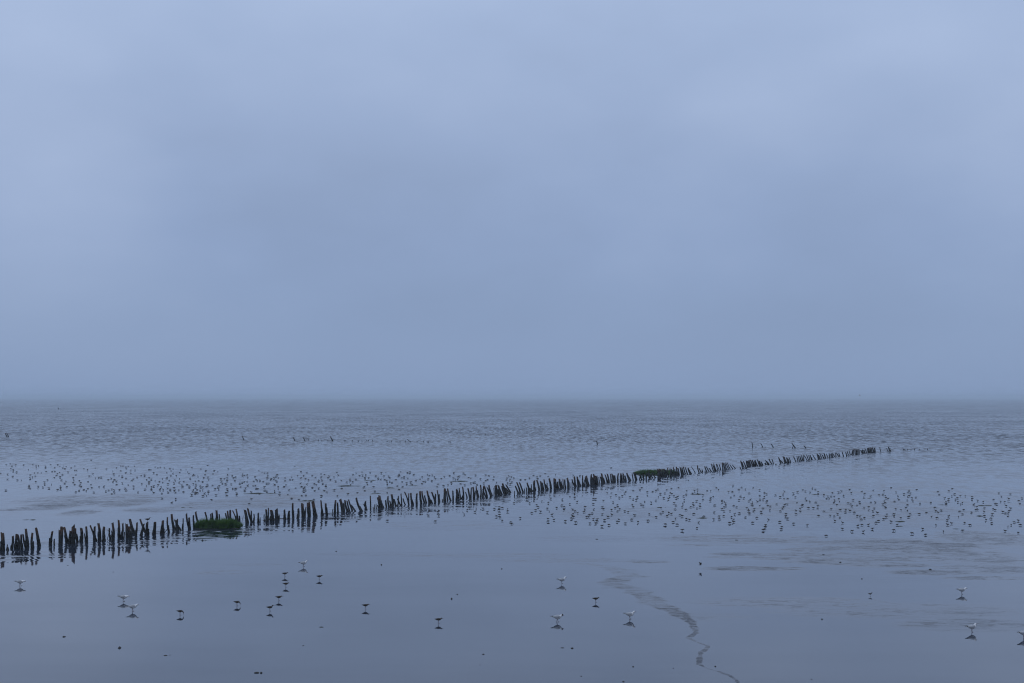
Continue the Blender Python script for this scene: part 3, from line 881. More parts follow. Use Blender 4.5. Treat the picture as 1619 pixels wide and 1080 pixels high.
# ------------------------------------------------------------------ brown waders
def wader(label, loc, rz, pose, group='brown waders feeding in the foreground', scale=1.0, split=0.012, mat=None):
    root = empty('wader', loc, rz)
    root.scale = (scale,) * 3
    tag(root, label, 'wader', group)
    z0 = .128
    body = [(-.118, z0 + .012, .007, .004), (-.095, z0 + .010, .018, .011), (-.06, z0 + .004, .030, .024), (-.02, z0, .037, .034), (.02, z0 + .002, .037, .036), (.048, z0 + .010, .029, .029)]
    if pose == 'level':
        body += [(.066, z0 + .022, .019, .020), (.080, z0 + .032, .017, .017), (.096, z0 + .035, .017, .017), (.110, z0 + .032, .010, .010), (.116, z0 + .030, .005, .005)]
        bill = [(.113, 0, z0 + .030), (.135, 0, z0 + .022), (.155, 0, z0 + .012)]
        hd = (.096, z0 + .037)
    elif pose == 'up':
        body += [(.062, z0 + .030, .018, .019), (.072, z0 + .050, .015, .015), (.082, z0 + .064, .016, .016), (.096, z0 + .068, .015, .015), (.110, z0 + .065, .008, .008), (.115, z0 + .064, .004, .004)]
        bill = [(.112, 0, z0 + .065), (.135, 0, z0 + .060), (.155, 0, z0 + .054)]
        hd = (.092, z0 + .070)
    else:                                   # probing
        body += [(.070, z0 + .002, .020, .020), (.086, z0 - .014, .016, .016), (.097, z0 - .032, .016, .017), (.102, z0 - .050, .015, .014), (.103, z0 - .062, .008, .008), (.103, z0 - .068, .004, .004)]
        bill = [(.103, 0, z0 - .064), (.102, 0, z0 - .088), (.099, 0, max(z0 - .118, .004))]
        hd = (.100, z0 - .036)
    mb = MB()
    mb.spine(body, 12)
    mb.build('body', mat or M_BROWN, root)
    for s_ in (-1, 1):
        wg = MB()
        wg.spine([(.050, z0 + .014, .004, .012, .027 * s_), (.02, z0 + .014, .008, .024, .033 * s_), (-.03, z0 + .012, .008, .022, .031 * s_), (-.08, z0 + .014, .005, .012, .018 * s_), (-.130, z0 + .018, .0015, .003, .005 * s_)], 8)
        wg.build('wing', M_BROWNW, root)
        leg_shape(-.004, .014 * s_, z0 - .022, split * s_, .024, .0030).build('leg', M_RED, root)
    bm_ = MB()
    bm_.tube(bill, [.0055, .004, .0018], 6)
    bm_.build('beak', M_BILL, root)
    return root


WADERS = [(450.5, 912, 2, 'level', 'topmost brown wader of the column of four below the far white gull'),
          (452, 928.5, -4, 'level', 'second brown wader down the column, directly below the topmost'),
          (505, 916.5, 6, 'level', 'brown wader standing alone to the right of the column below the far gull'),
          (441, 950, 3, 'level', 'third brown wader of the column, slightly left of the two above'),
          (375, 958, -6, 'probe', 'brown wader probing the mud, left of the column of waders'),
          (427, 966.5, 10, 'up', 'lowest brown wader of the column, head raised'),
          (285, 972.8, -3, 'probe', 'brown wader bent double with bill in the mud, right of the paired gulls'),
          (578, 963.2, 0, 'level', 'brown wader on slim legs alone in the middle of the left foreground'),
          (693.5, 986, 4, 'level', 'brown wader nearest to the viewer, right of the other brown waders'),
          (942, 952.5, -5, 'level', 'brown wader between three gulls left of the runnel')]
for px, py, rz, pose, lab in WADERS:
    wader(lab, ground(px, py), A(rz), pose)
wader('small dark wader alone on the wet mud left of the two right hand gulls', ground(1376, 942.8), A(5), 'up', 'brown waders feeding in the foreground', 0.66)
# one perched among the groyne posts
pf = ground(235.5, 841)
pr = wader('brown long legged wader perched on a post top of the groyne', (0, 0, 0), A(8), 'up', None, 1.25)
for key, (f0, lx, ly, h) in POST_AT.items():
    if key == (233, 846):
        pr.location = (f0.x + lx + 0.02, f0.y + ly, h - 0.005)


# ------------------------------------------------------------------ birds in the air
def flyer(label, px, py, dist, z, rz, span, up, mat, wmat, cat, group, bank=0.0):
    """a bird on the wing; up lifts the wing tips"""
    x = (px - 809.5) / F * dist
    root = empty('flying_bird', (x, dist, z), rz)
    root.rotation_euler = (bank, 0, rz)
    L = span * 0.42
    tag(root, label, cat, group)
    mb = MB()
    mb.spine([(-.50 * L, .02 * L, .10 * L, .02 * L), (-.30 * L, .01 * L, .07 * L, .05 * L), (-.08 * L, 0, .11 * L, .10 * L), (.15 * L, .01 * L, .11 * L, .11 * L), (.30 * L, .04 * L, .07 * L, .07 * L), (.40 * L, .05 * L, .065 * L, .065 * L), (.48 * L, .04 * L, .03 * L, .03 * L)], 10)
    mb.build('body', mat, root)
    bk = MB()
    bk.tube([(.46 * L, 0, .04 * L), (.64 * L, 0, .01 * L)], [.025 * L, .006 * L], 5)
    bk.build('beak', M_BILL, root)
    for s_ in (-1, 1):
        R = []
        for t, ch, fx, th in ((0.0, .17, .05, .022), (.25, .18, .07, .020), (.5, .15, .06, .014), (.75, .10, .0, .008), (1.0, .015, -.12, .002)):
            y = s_ * span * 0.5 * t * math.cos(up)
            zz = span * 0.5 * (math.sin(up) * min(t, .5) * 1.5 + math.sin(up * .3) * max(t - .5, 0))
            R.append(((fx * span * .7, y, zz + .03 * L), (ch * span * .5, 0, 0), (0, 0, th * span)))
        wm = MB()
        wm.loft(R, 8)
        wm.build('wing', wmat, root)
    return root


def fly_over(px, py_bird, py_ground):
    dist = CAM_H * F / (py_ground - HOR)
    return dist, (py_ground - py_bird) * dist / F


d_, z_ = fly_over(1107, 894, 899.8)
flyer('small wader fluttering just over the mud above the runnel', 1107, 894, d_, z_ + .02, A(20), .34, .75, M_BROWN, M_BROWNW, 'wader', None)
for px, py, pg, rz, sp, up, lab in [(328, 736.5, 752, -25, .52, .35, 'dark wader flying low over the left edge of the back flock'),
                                    (380, 741.5, 754, 200, .46, -.2, 'brown wader gliding over the flock right of another flying one'),
                                    (466, 737.5, 750, 10, .42, .2, 'pale wader flying over the water above the middle of the left flock'),
                                    (144, 728, 742, 20, .55, .25, 'bird flying over calm water above the far left flock'),
                                    (559, 740.3, 752, 5, .40, .15, 'bird skimming the water above the right end of the left flock'),
                                    (767, 688, 712, 40, .60, .6, 'bird flying over rippled water beyond the middle of the groyne'),
                                    (1594, 817.5, 826, 140, .34, .5, 'wader taking off near the right edge of the right flock'),
                                    (92, 647, 700, 15, .90, .5, 'tiny gull flying low over the far sea at the left')]:
    d_, z_ = fly_over(px, py, pg)
    flyer(lab, px, py, d_, z_, A(rz), sp, up, M_WHITE if 'gull' in lab else M_BROWN, M_GREY if 'gull' in lab else M_BROWNW, 'gull' if 'gull' in lab else 'wader', None)
flyer('tiny gull flying on the horizon haze at the right', 1359, 626, 330.0, CAM_H + 330 * 2 / F, A(25), 1.0, .7, M_WHITE, M_GREY, 'gull', None, .5)


# ------------------------------------------------------------------ the flock of little waders
def small_wader(kind):
    mb = MB()
    z0 = .062
    body = [(-.085, z0 + .004, .005, .003), (-.06, z0 + .004, .018, .012), (-.025, z0, .028, .025), (.01, z0 + .001, .029, .028), (.035, z0 + .006, .023, .023)]
    if kind == 'down':
        body += [(.052, z0 - .002, .015, .015), (.064, z0 - .014, .014, .014), (.070, z0 - .028, .009, .009)]
        mb.spine(body, 8)
        mb.tube([(.070, 0, z0 - .026), (.076, 0, .004)], [.004, .002], 5)
    elif kind == 'level':
        body += [(.050, z0 + .018, .015, .015), (.064, z0 + .024, .014, .014), (.076, z0 + .021, .007, .007)]
        mb.spine(body, 8)
        mb.tube([(.074, 0, z0 + .021), (.108, 0, z0 + .006)], [.004, .002], 5)
    else:
        body += [(.044, z0 + .030, .016, .016), (.054, z0 + .044, .014, .014), (.068, z0 + .044, .007, .007)]
        mb.spine(body, 8)
        mb.tube([(.066, 0, z0 + .044), (.098, 0, z0 + .034)], [.004, .002], 5)
    for s_ in (-1, 1):
        mb.tube([(-.004, .011 * s_, z0 - .012), (-.002, .011 * s_, 0.0)], [.0036, .0026], 5)
        mb.tube([(-.002, .011 * s_, 0.002), (.018, .011 * s_, 0.002)], [.0024, .002], 4)
    return mb


FL_A = (760, 740, [(815,238),(845,272),(665,290),(580,315),(775,297),(915,320),(890,255),(890,283),(640,332),(845,342),(770,355),(790,372),(720,377),(530,350),(545,370),(520,400),(485,425),(465,335),(315,333),(435,292),(632,385),(650,412),(568,415),(676,445),(790,400),(872,395),(893,412),(920,428),(990,370),(985,395),(978,420),(875,437),(868,452),(880,465),(858,480),(638,485),(640,508),(695,492),(803,505),(900,517),(375,475),(285,515),(295,528),(205,500),(178,445),(182,470),(148,460),(175,372),(175,400),(203,380),(255,390),(255,412),(128,387),(63,420),(22,385),(1070,252),(1068,292),(1090,295),(1068,340),(1163,310),(1200,238),(1240,238),(1232,275),(1282,255),(1313,280),(1255,325),(1343,265),(1375,225),(1365,240),(1445,215),(1510,205),(1527,188),(1580,225),(1580,260),(1485,272),(1415,275),(1445,297),(1475,305),(1555,318),(1520,345),(1540,357),(1297,352),(1275,377),(1300,368),(1318,390),(1298,412),(1240,400),(1152,373),(1165,388),(1072,393),(1055,430),(1030,445),(1022,462),(1005,465),(1152,440),(1243,445),(1207,465),(1175,495),(1068,485),(1105,488),(1100,505),(1088,525),(1035,525),(1150,552),(1215,540),(1310,492),(1292,510),(1372,525),(1433,490),(1492,515),(1460,450),(1397,420),(1365,410),(1437,348),(1447,372),(1597,440),(1585,500)])
FL_B = (1000, 740, [(192,225),(223,218),(240,203),(245,275),(265,243),(307,240),(325,208),(368,195),(435,187),(358,235),(372,245),(352,265),(393,265),(428,275),(413,285),(340,293),(297,283),(222,307),(178,328),(395,332),(410,355),(403,392),(478,338),(490,305),(485,267),(508,252),(513,217),(568,242),(588,215),(617,202),(617,228),(575,332),(608,315),(580,362),(553,372),(612,382),(640,370),(640,340),(668,300),(670,258),(708,215),(740,218),(738,290),(738,315),(765,272),(745,282),(780,355),(795,187),(815,208),(910,227),(947,225),(953,165),(1035,185),(1007,205),(1070,202),(1105,240),(1145,187),(1205,208),(1250,232),(1270,247),(1205,262),(1250,275),(1355,258),(1400,275),(1428,250),(1440,222),(1437,295),(1472,293),(1525,240),(1565,228),(1545,275),(1025,270),(1010,305),(1055,287),(965,260),(932,280),(850,310),(850,325),(870,320),(882,335),(885,362),(870,372),(848,390),(868,410),(865,455),(822,460),(822,487),(770,488),(773,422),(925,408),(960,357),(988,372),(1012,430),(968,440),(940,465),(960,490),(958,515),(922,523),(1105,315),(1118,300),(1137,325),(1130,345),(1138,355),(1083,380),(1100,395),(1102,410),(1148,413),(1155,392),(1110,433),(1072,468),(1185,320),(1208,298),(1238,298),(1275,310),(1270,325),(1207,358),(1238,385),(1282,358),(1307,365),(1303,402),(1220,415),(1225,435),(1180,472),(1140,520),(1368,345),(1443,350),(1467,345),(1433,370),(1423,385),(1400,412),(1455,435),(1452,460),(1470,480),(1397,512),(1290,490),(1262,542),(1255,560),(1240,590),(1415,560),(1408,580),(1528,528),(1550,405),(1550,437),(1590,390),(1590,415),(1560,330),(270,377),(268,432),(288,418),(345,428),(368,438),(328,455),(225,468),(408,480),(450,447),(470,457),(510,485),(540,492),(385,513),(422,538),(310,537),(627,517),(582,437),(678,462),(505,397),(470,370),(472,592),(612,570)])
FL_C = (1200, 740, [(415,210),(438,220),(485,232),(505,195),(535,203),(560,228),(560,255),(615,255),(640,290),(665,290),(652,268),(683,270),(695,235),(713,272),(755,230),(783,222),(803,262),(860,207),(875,237),(975,225),(1003,243),(1058,270),(993,277),(1083,213),(1137,257),(1185,218),(1175,252),(1197,265),(1203,285),(1223,292),(1253,187),(1300,230),(1318,272),(1325,300),(1375,245),(1413,232),(1437,240),(1425,265),(1410,270),(1422,213),(1495,208),(1488,280),(1452,287),(1457,315),(1405,307),(1287,318),(1190,315),(1197,332),(1175,345),(1195,372),(1203,378),(1062,328),(1103,328),(1040,370),(1040,402),(1093,383),(1080,412),(997,382),(953,320),(957,340),(930,355),(892,305),(845,335),(870,345),(880,365),(763,320),(757,292),(717,308),(710,330),(738,350),(685,392),(770,400),(822,395),(818,420),(862,408),(902,425),(745,437),(712,460),(675,452),(768,470),(720,503),(563,455),(617,413),(557,357),(557,385),(515,380),(468,380),(412,350),(408,362),(450,310),(440,288),(482,320),(540,328),(457,545),(635,645),(790,578),(793,520),(883,600),(937,550),(975,540),(988,605),(1037,540),(1075,578),(1110,520),(1132,503),(968,490),(957,460),(933,455),(1000,473),(1085,455),(1123,428),(1180,485),(1205,468),(1212,440),(1253,510),(1280,440),(1282,460),(1310,540),(1345,475),(1420,465),(1432,438),(1408,405),(1407,350),(1393,378),(1347,400),(1295,390),(1277,592),(1450,622),(1552,580),(1580,635),(1588,425)])
FL_D = (1349, 740, [(632,338),(735,330),(773,378),(783,407),(835,403),(695,425),(625,437),(742,465),(793,475),(805,425),(880,325),(880,350),(903,315),(905,295),(867,287),(935,265),(962,248),(908,220),(940,197),(803,225),(815,252),(988,283),(968,297),(993,322),(1015,265),(1062,267),(1035,332),(1017,345),(1127,275),(1127,295),(1180,308),(1232,322),(1143,348),(1172,370),(1180,398),(1162,398),(1047,398),(1010,415),(1120,422),(1035,440),(997,462),(905,460),(893,497),(895,540),(932,527),(1055,520),(1105,543),(1245,383),(1240,415),(1243,455),(1260,493),(1313,522),(1307,480),(1318,440),(1325,387),(1345,400),(1345,338),(1362,342),(1330,300),(1380,240),(1405,270),(1475,293),(1490,250),(1437,322),(1398,318),(1450,360),(1493,385),(1475,410),(1418,418),(1445,432),(1470,430),(1497,540),(1525,515),(1565,500),(1583,543),(1570,312),(1580,340),(1600,287),(855,605),(785,545),(1037,595),(1440,600),(1565,615)])
FL_E = (0, 700, [(x / 2, y / 2) for x, y in [(120,420),(195,400),(228,440),(300,420),(450,420),(205,488),(250,510),(250,540),(318,555),(15,580),(143,595),(240,638),(143,692),(328,705),(405,710),(540,510),(622,408),(685,435),(730,430),(688,472),(863,445),(863,472),(875,548),(960,412),(1038,467),(1097,413),(1135,447),(1210,435),(1190,478),(1230,492),(1255,450),(1350,475),(1420,438),(1415,520),(1450,520),(1590,490),(1290,557),(1440,610),(1390,660),(1395,705),(1390,755),(1415,793),(990,548),(1040,545),(1130,562),(1088,583),(1070,620),(1140,643),(1187,600),(1030,662),(655,573),(718,570),(783,573),(668,632),(577,612),(572,672),(615,650),(680,742),(898,703),(845,745),(850,785),(975,787),(930,862),(815,845),(725,830),(555,808),(545,845),(572,865),(1145,820),(1150,870),(1092,890),(1225,770),(1250,735),(1168,710),(1270,835),(1505,718),(1530,755),(1505,820),(1520,800),(1540,835),(1590,888),(1500,905),(1440,935),(110,900)]])
FL_G = (0, 670, [(880,475),(847,497),(905,515),(937,510),(960,507),(798,425),(830,435),(905,420),(1010,428),(1070,447),(1077,475),(1105,418),(1145,400),(1145,447),(1165,400),(1190,410),(1200,420),(1217,402),(1240,438),(1275,402),(1280,437),(1240,470),(1192,465),(1128,488),(1158,495),(1158,512),(1195,518),(1265,525),(1250,538),(1300,507),(1338,493),(1370,485),(1370,500),(1390,530),(1413,510),(1435,525),(1413,548),(1470,542),(1415,435),(1430,437),(1472,410),(1497,418),(1457,465),(1487,480),(1540,520),(1512,548),(1027,533),(1055,518),(1085,530),(1072,550),(1103,545),(1105,575),(1160,563),(1215,580),(1265,590),(1268,612),(1345,570),(1413,570),(1390,590),(1435,600),(1435,625),(1457,590),(1500,580),(1375,620),(1457,655),(1520,615),(1527,600),(1533,660),(1310,648),(1188,612),(1195,630),(1133,625),(1060,620),(1083,630),(1060,665),(1085,657),(1030,630),(1005,640),(985,595),(940,598),(890,650),(862,577),(870,608),(833,615),(818,635),(797,625),(835,548)])
FL_H = (250, 670, [(20,412),(60,418),(112,422),(142,427),(122,447),(83,462),(140,470),(120,488),(205,463),(215,437),(265,430),(280,455),(293,470),(320,415),(305,517),(172,493),(203,520),(85,510),(75,520),(105,537),(160,535),(12,548),(43,555),(93,570),(152,562),(200,555),(243,548),(225,580),(230,595),(275,577),(295,593),(30,600),(17,625),(48,625),(90,612),(115,622),(95,650),(152,608),(155,635),(165,650),(195,628),(240,645),(35,660),(38,708),(168,715),(130,748),(335,480),(330,490),(345,487),(378,497),(405,428),(452,443),(445,483),(433,512),(472,505),(480,525),(352,543),(385,540),(333,570),(357,575),(422,548),(355,600),(400,590),(403,602),(420,600),(465,582),(457,595),(515,583),(520,475),(533,445),(567,455),(335,625),(328,640),(370,625),(355,650),(352,660),(370,655),(397,632),(422,630),(318,672),(425,685),(478,640),(475,660),(460,680),(440,660),(595,520),(600,545),(628,522),(655,515),(655,540),(658,483),(665,427),(703,490),(715,512),(735,505),(728,540),(610,565),(635,570),(645,573),(693,572),(580,590),(565,600),(540,615),(575,622),(655,617),(660,637),(643,655),(652,682),(707,615),(740,612),(730,618),(747,660),(745,675),(550,675),(802,475),(800,495),(818,490),(843,487),(850,507),(775,565),(797,555),(818,550),(843,547),(850,585),(783,600),(828,610),(820,632),(920,502),(930,530),(905,545),(940,540),(965,537),(995,550),(900,590),(922,587),(930,612),(945,617),(883,650),(960,665),(955,443),(985,460),(1010,468),(1038,467),(1040,490),(1035,513),(1030,565),(1050,563),(1025,570),(1008,600),(1010,630),(1030,640),(1065,527),(1075,520),(1100,515),(1118,497),(1128,483),(1140,512),(1115,535),(1125,545),(1105,577),(1138,595),(1138,610),(1105,640),(1203,513),(1203,540),(1250,528),(1265,505),(1275,530),(1213,580),(1195,597),(1240,630),(1230,672),(1305,610),(1150,650),(1152,677),(1355,455),(1410,465),(1322,493),(1380,490),(1353,515),(1398,522),(1425,532),(1462,490),(1492,507),(1350,565),(1410,572),(1360,597),(1390,600),(1380,615),(1395,630),(1380,640),(1463,605),(1480,572),(1485,635),(1500,580),(1522,612),(1520,545),(1525,535),(1553,535),(1548,505),(1578,480),(1545,475),(1610,510),(1562,565),(1590,580),(1590,600),(1575,635),(1600,650),(1547,682),(1400,680),(1362,680),(1265,710),(1335,718),(1475,718),(885,715),(862,760),(505,722)])
FL_I = (500, 670, [(123,497),(110,510),(135,530),(168,505),(195,460),(210,487),(185,545),(238,540),(290,553),(320,525),(322,540),(345,550),(375,525),(350,480),(378,467),(410,492),(435,457),(440,487),(470,483),(462,510),(497,512),(510,460),(480,560),(487,575),(522,548),(565,495),(585,515),(590,525),(612,527),(618,465),(660,460),(642,495),(650,530),(668,538),(685,497),(695,510),(697,545),(718,557),(672,560),(675,580),(755,532),(785,480),(778,497),(788,493),(800,455),(833,503),(833,518),(812,515),(865,463),(888,457),(885,475),(867,517),(925,482),(945,540),(895,553),(910,577),(857,562),(858,580),(815,550),(985,525),(1003,503),(1055,480),(1073,490),(1098,485),(1120,500),(1130,523),(1060,523),(1097,540),(1033,545),(1015,550),(1003,570),(1215,503),(1265,490),(1305,463),(1185,520),(1300,515),(1320,525),(1343,505),(1357,497),(1340,530),(1395,468),(1412,485),(1445,510),(1465,515),(1510,485),(1557,523),(1608,487),(1607,540),(1490,555),(1465,560),(1525,575),(1407,580),(1367,570),(1280,560),(1250,580),(1155,573),(1205,587),(1145,600),(445,610),(455,600),(545,600),(770,590),(820,600),(785,625),(240,615),(390,655),(460,635),(325,580),(170,630),(95,650),(555,640),(672,655),(45,685),(200,685),(300,667)])
FL_J = (740, 700, [(5,328),(27,332),(70,305),(65,372),(20,380),(118,345),(150,383),(168,308),(197,312),(185,350),(170,360),(245,322),(240,350),(270,375),(388,318),(410,322),(435,337),(370,335),(365,352),(400,345),(395,362),(415,372),(375,380),(400,390),(497,350),(543,350),(582,333),(622,310),(655,325),(660,340),(685,315),(732,293),(762,318),(830,305),(998,308),(1060,312),(1357,237)])
FL_K = (490, 720, [(735,620),(1125,570),(1215,540),(1222,570),(1190,628),(1490,520),(1515,497),(1565,535),(1463,560)])

spots = []
for ox, oy, L in (FL_A, FL_B, FL_C, FL_D, FL_K, FL_E, FL_G, FL_H, FL_I, FL_J):
    for a, b in L:
        x, y = ox + a / 5.996, oy + b / 5.996 + 0.9
        spots.append((x, y))
clean = []
for s_ in spots:                                  # enlarged views overlap: the same bird may have been noted twice
    if all(abs(s_[0] - q[0]) > 1.1 or abs(s_[1] - q[1]) > 0.9 for q in clean[-420:]):
        clean.append(s_)


def by_groyne(x):                                 # row of the groyne's foot at a photo column
    return float(np.interp(x, [0, 60, 130, 220, 300, 380, 500, 620, 740, 900, 1000, 1100, 1240, 1385], [871, 864, 856, 848, 838, 829, 816, 802, 789, 770, 759, 748, 732, 716]))


clean.sort(key=lambda q: -q[1])
kinds = ['down', 'down', 'down', 'level', 'up']
protos = {}
flock = MB()


def zone(x, y):
    if y < by_groyne(x):
        return 'tiny dark wader close behind the left part of the groyne' if x < 500 else 'tiny dark wader close behind the middle posts of the groyne'
    a = ('below the dense middle posts' if x < 880 else 'below the solid post block' if x < 1010 else
         'below the far grass clump' if x < 1090 else 'below the far loose posts' if x < 1240 else 'below the far groyne end' if x < 1400 else 'near the right photo edge')
    b = 'on the front fringe of the flock' if y > 823 else ('in the thick of the flock' if y > 805 else 'in the back rows of the flock')
    return 'tiny dark wader %s, %s' % (b, a)


protos = {}
NEAR = 298
for i, (x, y) in enumerate(clean):
    R = random.Random(i * 7 + 1)
    kind = kinds[R.randrange(5)]
    rz = R.choice([0.0, math.pi]) + R.gauss(0, 0.55)
    sc_ = R.uniform(1.05, 1.3) * (1.12 if y < by_groyne(x) else 1.0)
    c = ground(x, y)
    c.z = -0.026 if y < by_groyne(x) else -0.010      # they wade: the feet are in the film
    if i < NEAR:
        if kind not in protos:
            o = small_wader(kind).build('small_wader', M_SMALL)
            protos[kind] = o
        else:
            o = protos[kind].copy()
            COL.objects.link(o)
        o.location = c
        o.rotation_euler = (0, 0, rz)
        o.scale = (sc_,) * 3
        z_ = zone(x, y)
        tag(o, z_, 'wader', z_.replace('tiny dark wader', 'little waders'))
    else:
        mb = small_wader(kind)
        k0 = len(flock.V)
        ca, sa = math.cos(rz) * sc_, math.sin(rz) * sc_
        flock.V += [Vector((v.x * ca - v.y * sa + c.x, v.x * sa + v.y * ca + c.y, v.z * sc_ + c.z)) for v in mb.V]
        flock.F += [tuple(k + k0 for k in f) for f in mb.F]
o = flock.build('flock_of_small_waders', M_SMALL)
tag(o, 'hundreds of tiny dark waders spread over the farther wet flats behind the groyne', 'birds', None, 'stuff')

# ------------------------------------------------------------------ lumps and weed on the mud
M_LUMP = simple('dark mud lump', (0.030, 0.028, 0.024), (0.010, 0.010, 0.010), 20.0, 0.7, 0.3)
M_ALGA = simple('olive weed', (0.030, 0.036, 0.018), (0.012, 0.014, 0.009), 14.0, 0.7, 0.3)


def lump(name, mat, px, py, wpx, h, dep, label, cat, group, seed, n=16, fr=1.4):
    """an irregular low clod lying on the mud"""
    R = random.Random(seed)
    c = ground(px, py)
    W = wpx * mpp(py) * 0.5
    V, Fs = [], []
    m = 5
    for j in range(m):
        t = j / (m - 1)
        rr = math.cos(t * math.pi / 2) if j < m - 1 else 0.08
        zz = h * math.sin(t * math.pi / 2)
        for k in range(n):
            a = 2 * math.pi * k / n
            f = 1 + (0.45 if n == 16 else 0.25) * mnoise.noise(Vector((math.cos(a) * 1.4 + seed, math.sin(a) * 1.4, t * 1.2)))
            if n > 16: zz = h * math.sin(t * math.pi / 2) * max(0.06, 0.75 + 1.6 * mnoise.noise(Vector((W * rr * math.cos(a) * 3.0, seed, 0.5))))
            V.append((W * rr * f * math.cos(a), dep * 0.5 * rr * f * math.sin(a), zz * (0.8 + 0.4 * R.random()) - 0.006))
    for j in range(m - 1):
        for k in range(n):
            Fs.append((j * n + k, j * n + (k + 1) % n, (j + 1) * n + (k + 1) % n, (j + 1) * n + k))
    Fs.append(tuple((m - 1) * n + k for k in range(n)))
    o = mesh(name, V, Fs, mat)
    o.location = c
    o.rotation_euler = (0, 0, R.uniform(-.15, .15))
    tag(o, label, cat, group)
    return o


LUMPS = [(101, 1007, 5.5, .03, .09, 'flat dark clod below and left of the two paired gulls'), (189, 1024.5, 4.8, .045, .12, 'round dark clod, the tallest on the mud at lower left'),
         (261.5, 1036.5, 6.5, .02, .10, 'flat drifted scrap right of the round clod'), (268.5, 1035.8, 4, .012, .06, 'smaller flat scrap touching the drifted one at lower left'), (406, 1064, 9, .03, .10, 'long dark clod near the bottom edge, left of centre'),
         (413, 1064.2, 4, .035, .08, 'knob shaped clod at the right end of the long one'), (508, 991.6, 8, .02, .09, 'thin dark weed scrap below the waders right of their column'), (479.5, 1021, 4, .015, .06, 'small scrap of mud under the column of waders'),
         (714, 947, 2.6, .045, .07, 'small dark pebble upper right of the nearest brown wader'), (723, 940, 2.0, .03, .05, 'tiny pebble above the small dark one'), (764.2, 1034.6, 4.5, .02, .07, 'lone flat scrap at the middle of the bottom part'),
         (759, 1051.5, 3, .012, .05, 'faint scrap under the lone flat one near the bottom middle'), (889, 1024.4, 7, .018, .09, 'left one of two flat dark shells below the striding gull'), (904.6, 1025.2, 4.5, .03, .08, 'right one of two flat dark shells below the striding gull'),
         (1001, 1054.3, 3, .025, .06, 'dark crumb near the bottom left of the thin runnel end'), (1064.5, 1056.5, 2.6, .015, .05, 'pale crumb close to the left of the lower runnel'), (919, 1069.3, 3, .015, .06, 'flat crumb near the bottom edge under the shells'),
         (985.5, 1078, 4.5, .02, .08, 'scrap lying on the bottom edge left of the runnel'), (603, 893.2, 2.4, .04, .08, 'pebble on the open mud right of the far white gull'), (793.5, 899.6, 2.4, .03, .08, 'pebble upper left of the tall standing gull'),
         (1299.5, 979.3, 2.6, .03, .07, 'pebble alone on the broad flat right of the runnel'), (1328.7, 889.8, 3.6, .04, .14, 'rounded dark clod at the left of the right hand mud ripples'), (1471, 901.2, 5, .05, .16, 'flat dark clod above the two right hand gulls'),
         (1362.7, 915.4, 2.2, .03, .08, 'tiny pebble above the lone small wader'), (1131, 1054, 3.2, .025, .06, 'crumb lying right of the lower runnel bend'), (1164.5, 854.2, 6, .03, .25, 'greenish weed scrap in front of the right flock'),
         (1302, 877.3, 4, .03, .2, 'dark scrap among the first mud ripples at right'), (943.5, 852.6, 4.5, .03, .2, 'dark scrap in front of the flock left of the runnel head'), (320.3, 854.6, 3.4, .06, .12, 'dark clod just below the near grass clump'),
         (355, 850.5, 3.6, .02, .12, 'flat pale scrap right below the grass reflection'), (388, 841, 6, .03, .18, 'flat dark clod off the right tip of the near grass'), (179, 904.5, 3, .015, .08, 'tiny scrap under the left groyne posts'),
         (107.3, 894, 3.2, .015, .08, 'faint scrap below the leftmost groyne posts'), (531.5, 872, 2.4, .03, .09, 'pebble above and right of the far white gull'), (1283, 1074, 4, .012, .07, 'thin scrap at the bottom right of the runnel')]
for k, (px, py, wpx, h, dep, lab) in enumerate(LUMPS):
    weed = 'weed' in lab
    kind = 'weed_scrap' if weed else 'pebble' if 'pebble' in lab else 'shell' if 'shell' in lab else 'mud_clod'
    lump(kind, M_ALGA if weed else M_LUMP, px, py, wpx, h, dep, lab, kind.replace('_', ' '), 'clods and scraps lying on the mud', k + 60)

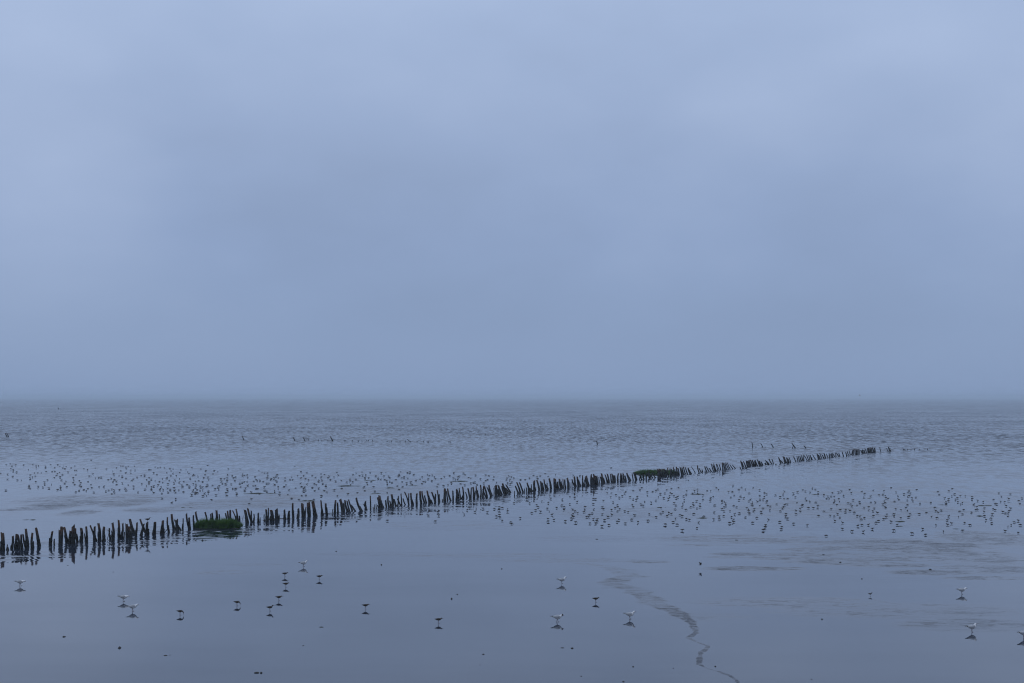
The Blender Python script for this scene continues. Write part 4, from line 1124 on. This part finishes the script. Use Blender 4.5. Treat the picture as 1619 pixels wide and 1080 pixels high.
# low bars of weedy mud that stand a hand above the film
BARS = [(411, 780.6, 56, .05, .8, 'long low weedy bar in the left flock above the spaced posts'), (581, 760, 34, .05, .8, 'upper thin weedy bar in the left flock'), (549, 768.6, 50, .06, .8, 'long weedy bar behind the wide spaced posts'),
        (615, 771.8, 20, .05, .7, 'short weedy bar left of the low stump'), (654, 768.2, 22, .04, .7, 'faint weedy bar behind the even run of posts'), (728, 761, 36, .04, .8, 'thin weedy bar left of the mid gap'),
        (595, 780.2, 17, .04, .7, 'short weedy bar close behind the big double post'), (46, 822, 34, .06, .5, 'spindle shaped weedy bar above the left groyne posts'), (1102, 781.4, 20, .04, .7, 'thin weedy bar below the far grass clump'),
        (1046, 802.6, 18, .04, .5, 'weedy bar in the flock under the far grass clump'), (1108, 819.4, 22, .04, .5, 'lower weedy bar in the flock, below another'), (1292, 781.9, 20, .04, .7, 'weedy bar in the far right flock'),
        (1370, 788.4, 16, .05, .6, 'dark weedy bar under the end of the groyne'), (1424, 825, 17, .04, .4, 'weedy bar on the front fringe of the right flock'), (1423, 832.2, 10, .05, .4, 'short dark weedy bar nearest in the right flock'),
        (1489, 798.4, 14, .04, .5, 'weedy bar beside tight birds at the right'), (1557, 799.8, 24, .05, .6, 'olive weedy bar far right in the flock'), (1548, 816.2, 15, .04, .5, 'thin weedy bar at right, below the olive one'),
        (1514, 836.4, 16, .035, .4, 'lowest weedy bar at the right of the flock'), (295, 802.6, 19, .05, .5, 'short weedy bar above the near grass clump'), (484, 792.3, 36, .05, .6, 'weedy bar behind the stubs right of the near grass')]
for k, (px, py, wpx, h, dep, lab) in enumerate(BARS):
    lump('mud_bar', M_ALGA, px, py, wpx, h * 0.85, dep * 0.7, lab, 'mud bar', 'weedy bars in the flats', k + 300, 56)

# ------------------------------------------------------------------ damp air over the flats
hz = bpy.data.materials.new('damp air')
hz.use_nodes = True
hz.node_tree.nodes.clear()
gg = NT(hz.node_tree)
ho = gg.n('ShaderNodeOutputMaterial')
pv = gg.n('ShaderNodeVolumePrincipled')
pv.inputs['Color'].default_value = HAZE_COL
pv.inputs['Density'].default_value = HAZE_DENSITY
pv.inputs['Anisotropy'].default_value = 0.0
gg.link(pv.outputs[0], ho.inputs['Volume'])
X0, Y0, Y1, Z0, Z1 = 34000.0, -90.0, 23000.0, -1.0, 14.0
V = [(x, y, z) for z in (Z0, Z1) for x, y in ((-X0, Y0), (X0, Y0), (X0, Y1), (-X0, Y1))]
o = mesh('haze', V, [(3, 2, 1, 0), (4, 5, 6, 7), (0, 1, 5, 4), (1, 2, 6, 5), (2, 3, 7, 6), (3, 0, 4, 7)], hz, None, False)
tag(o, 'pale damp haze over the flats and the sea', 'haze', None, 'stuff')
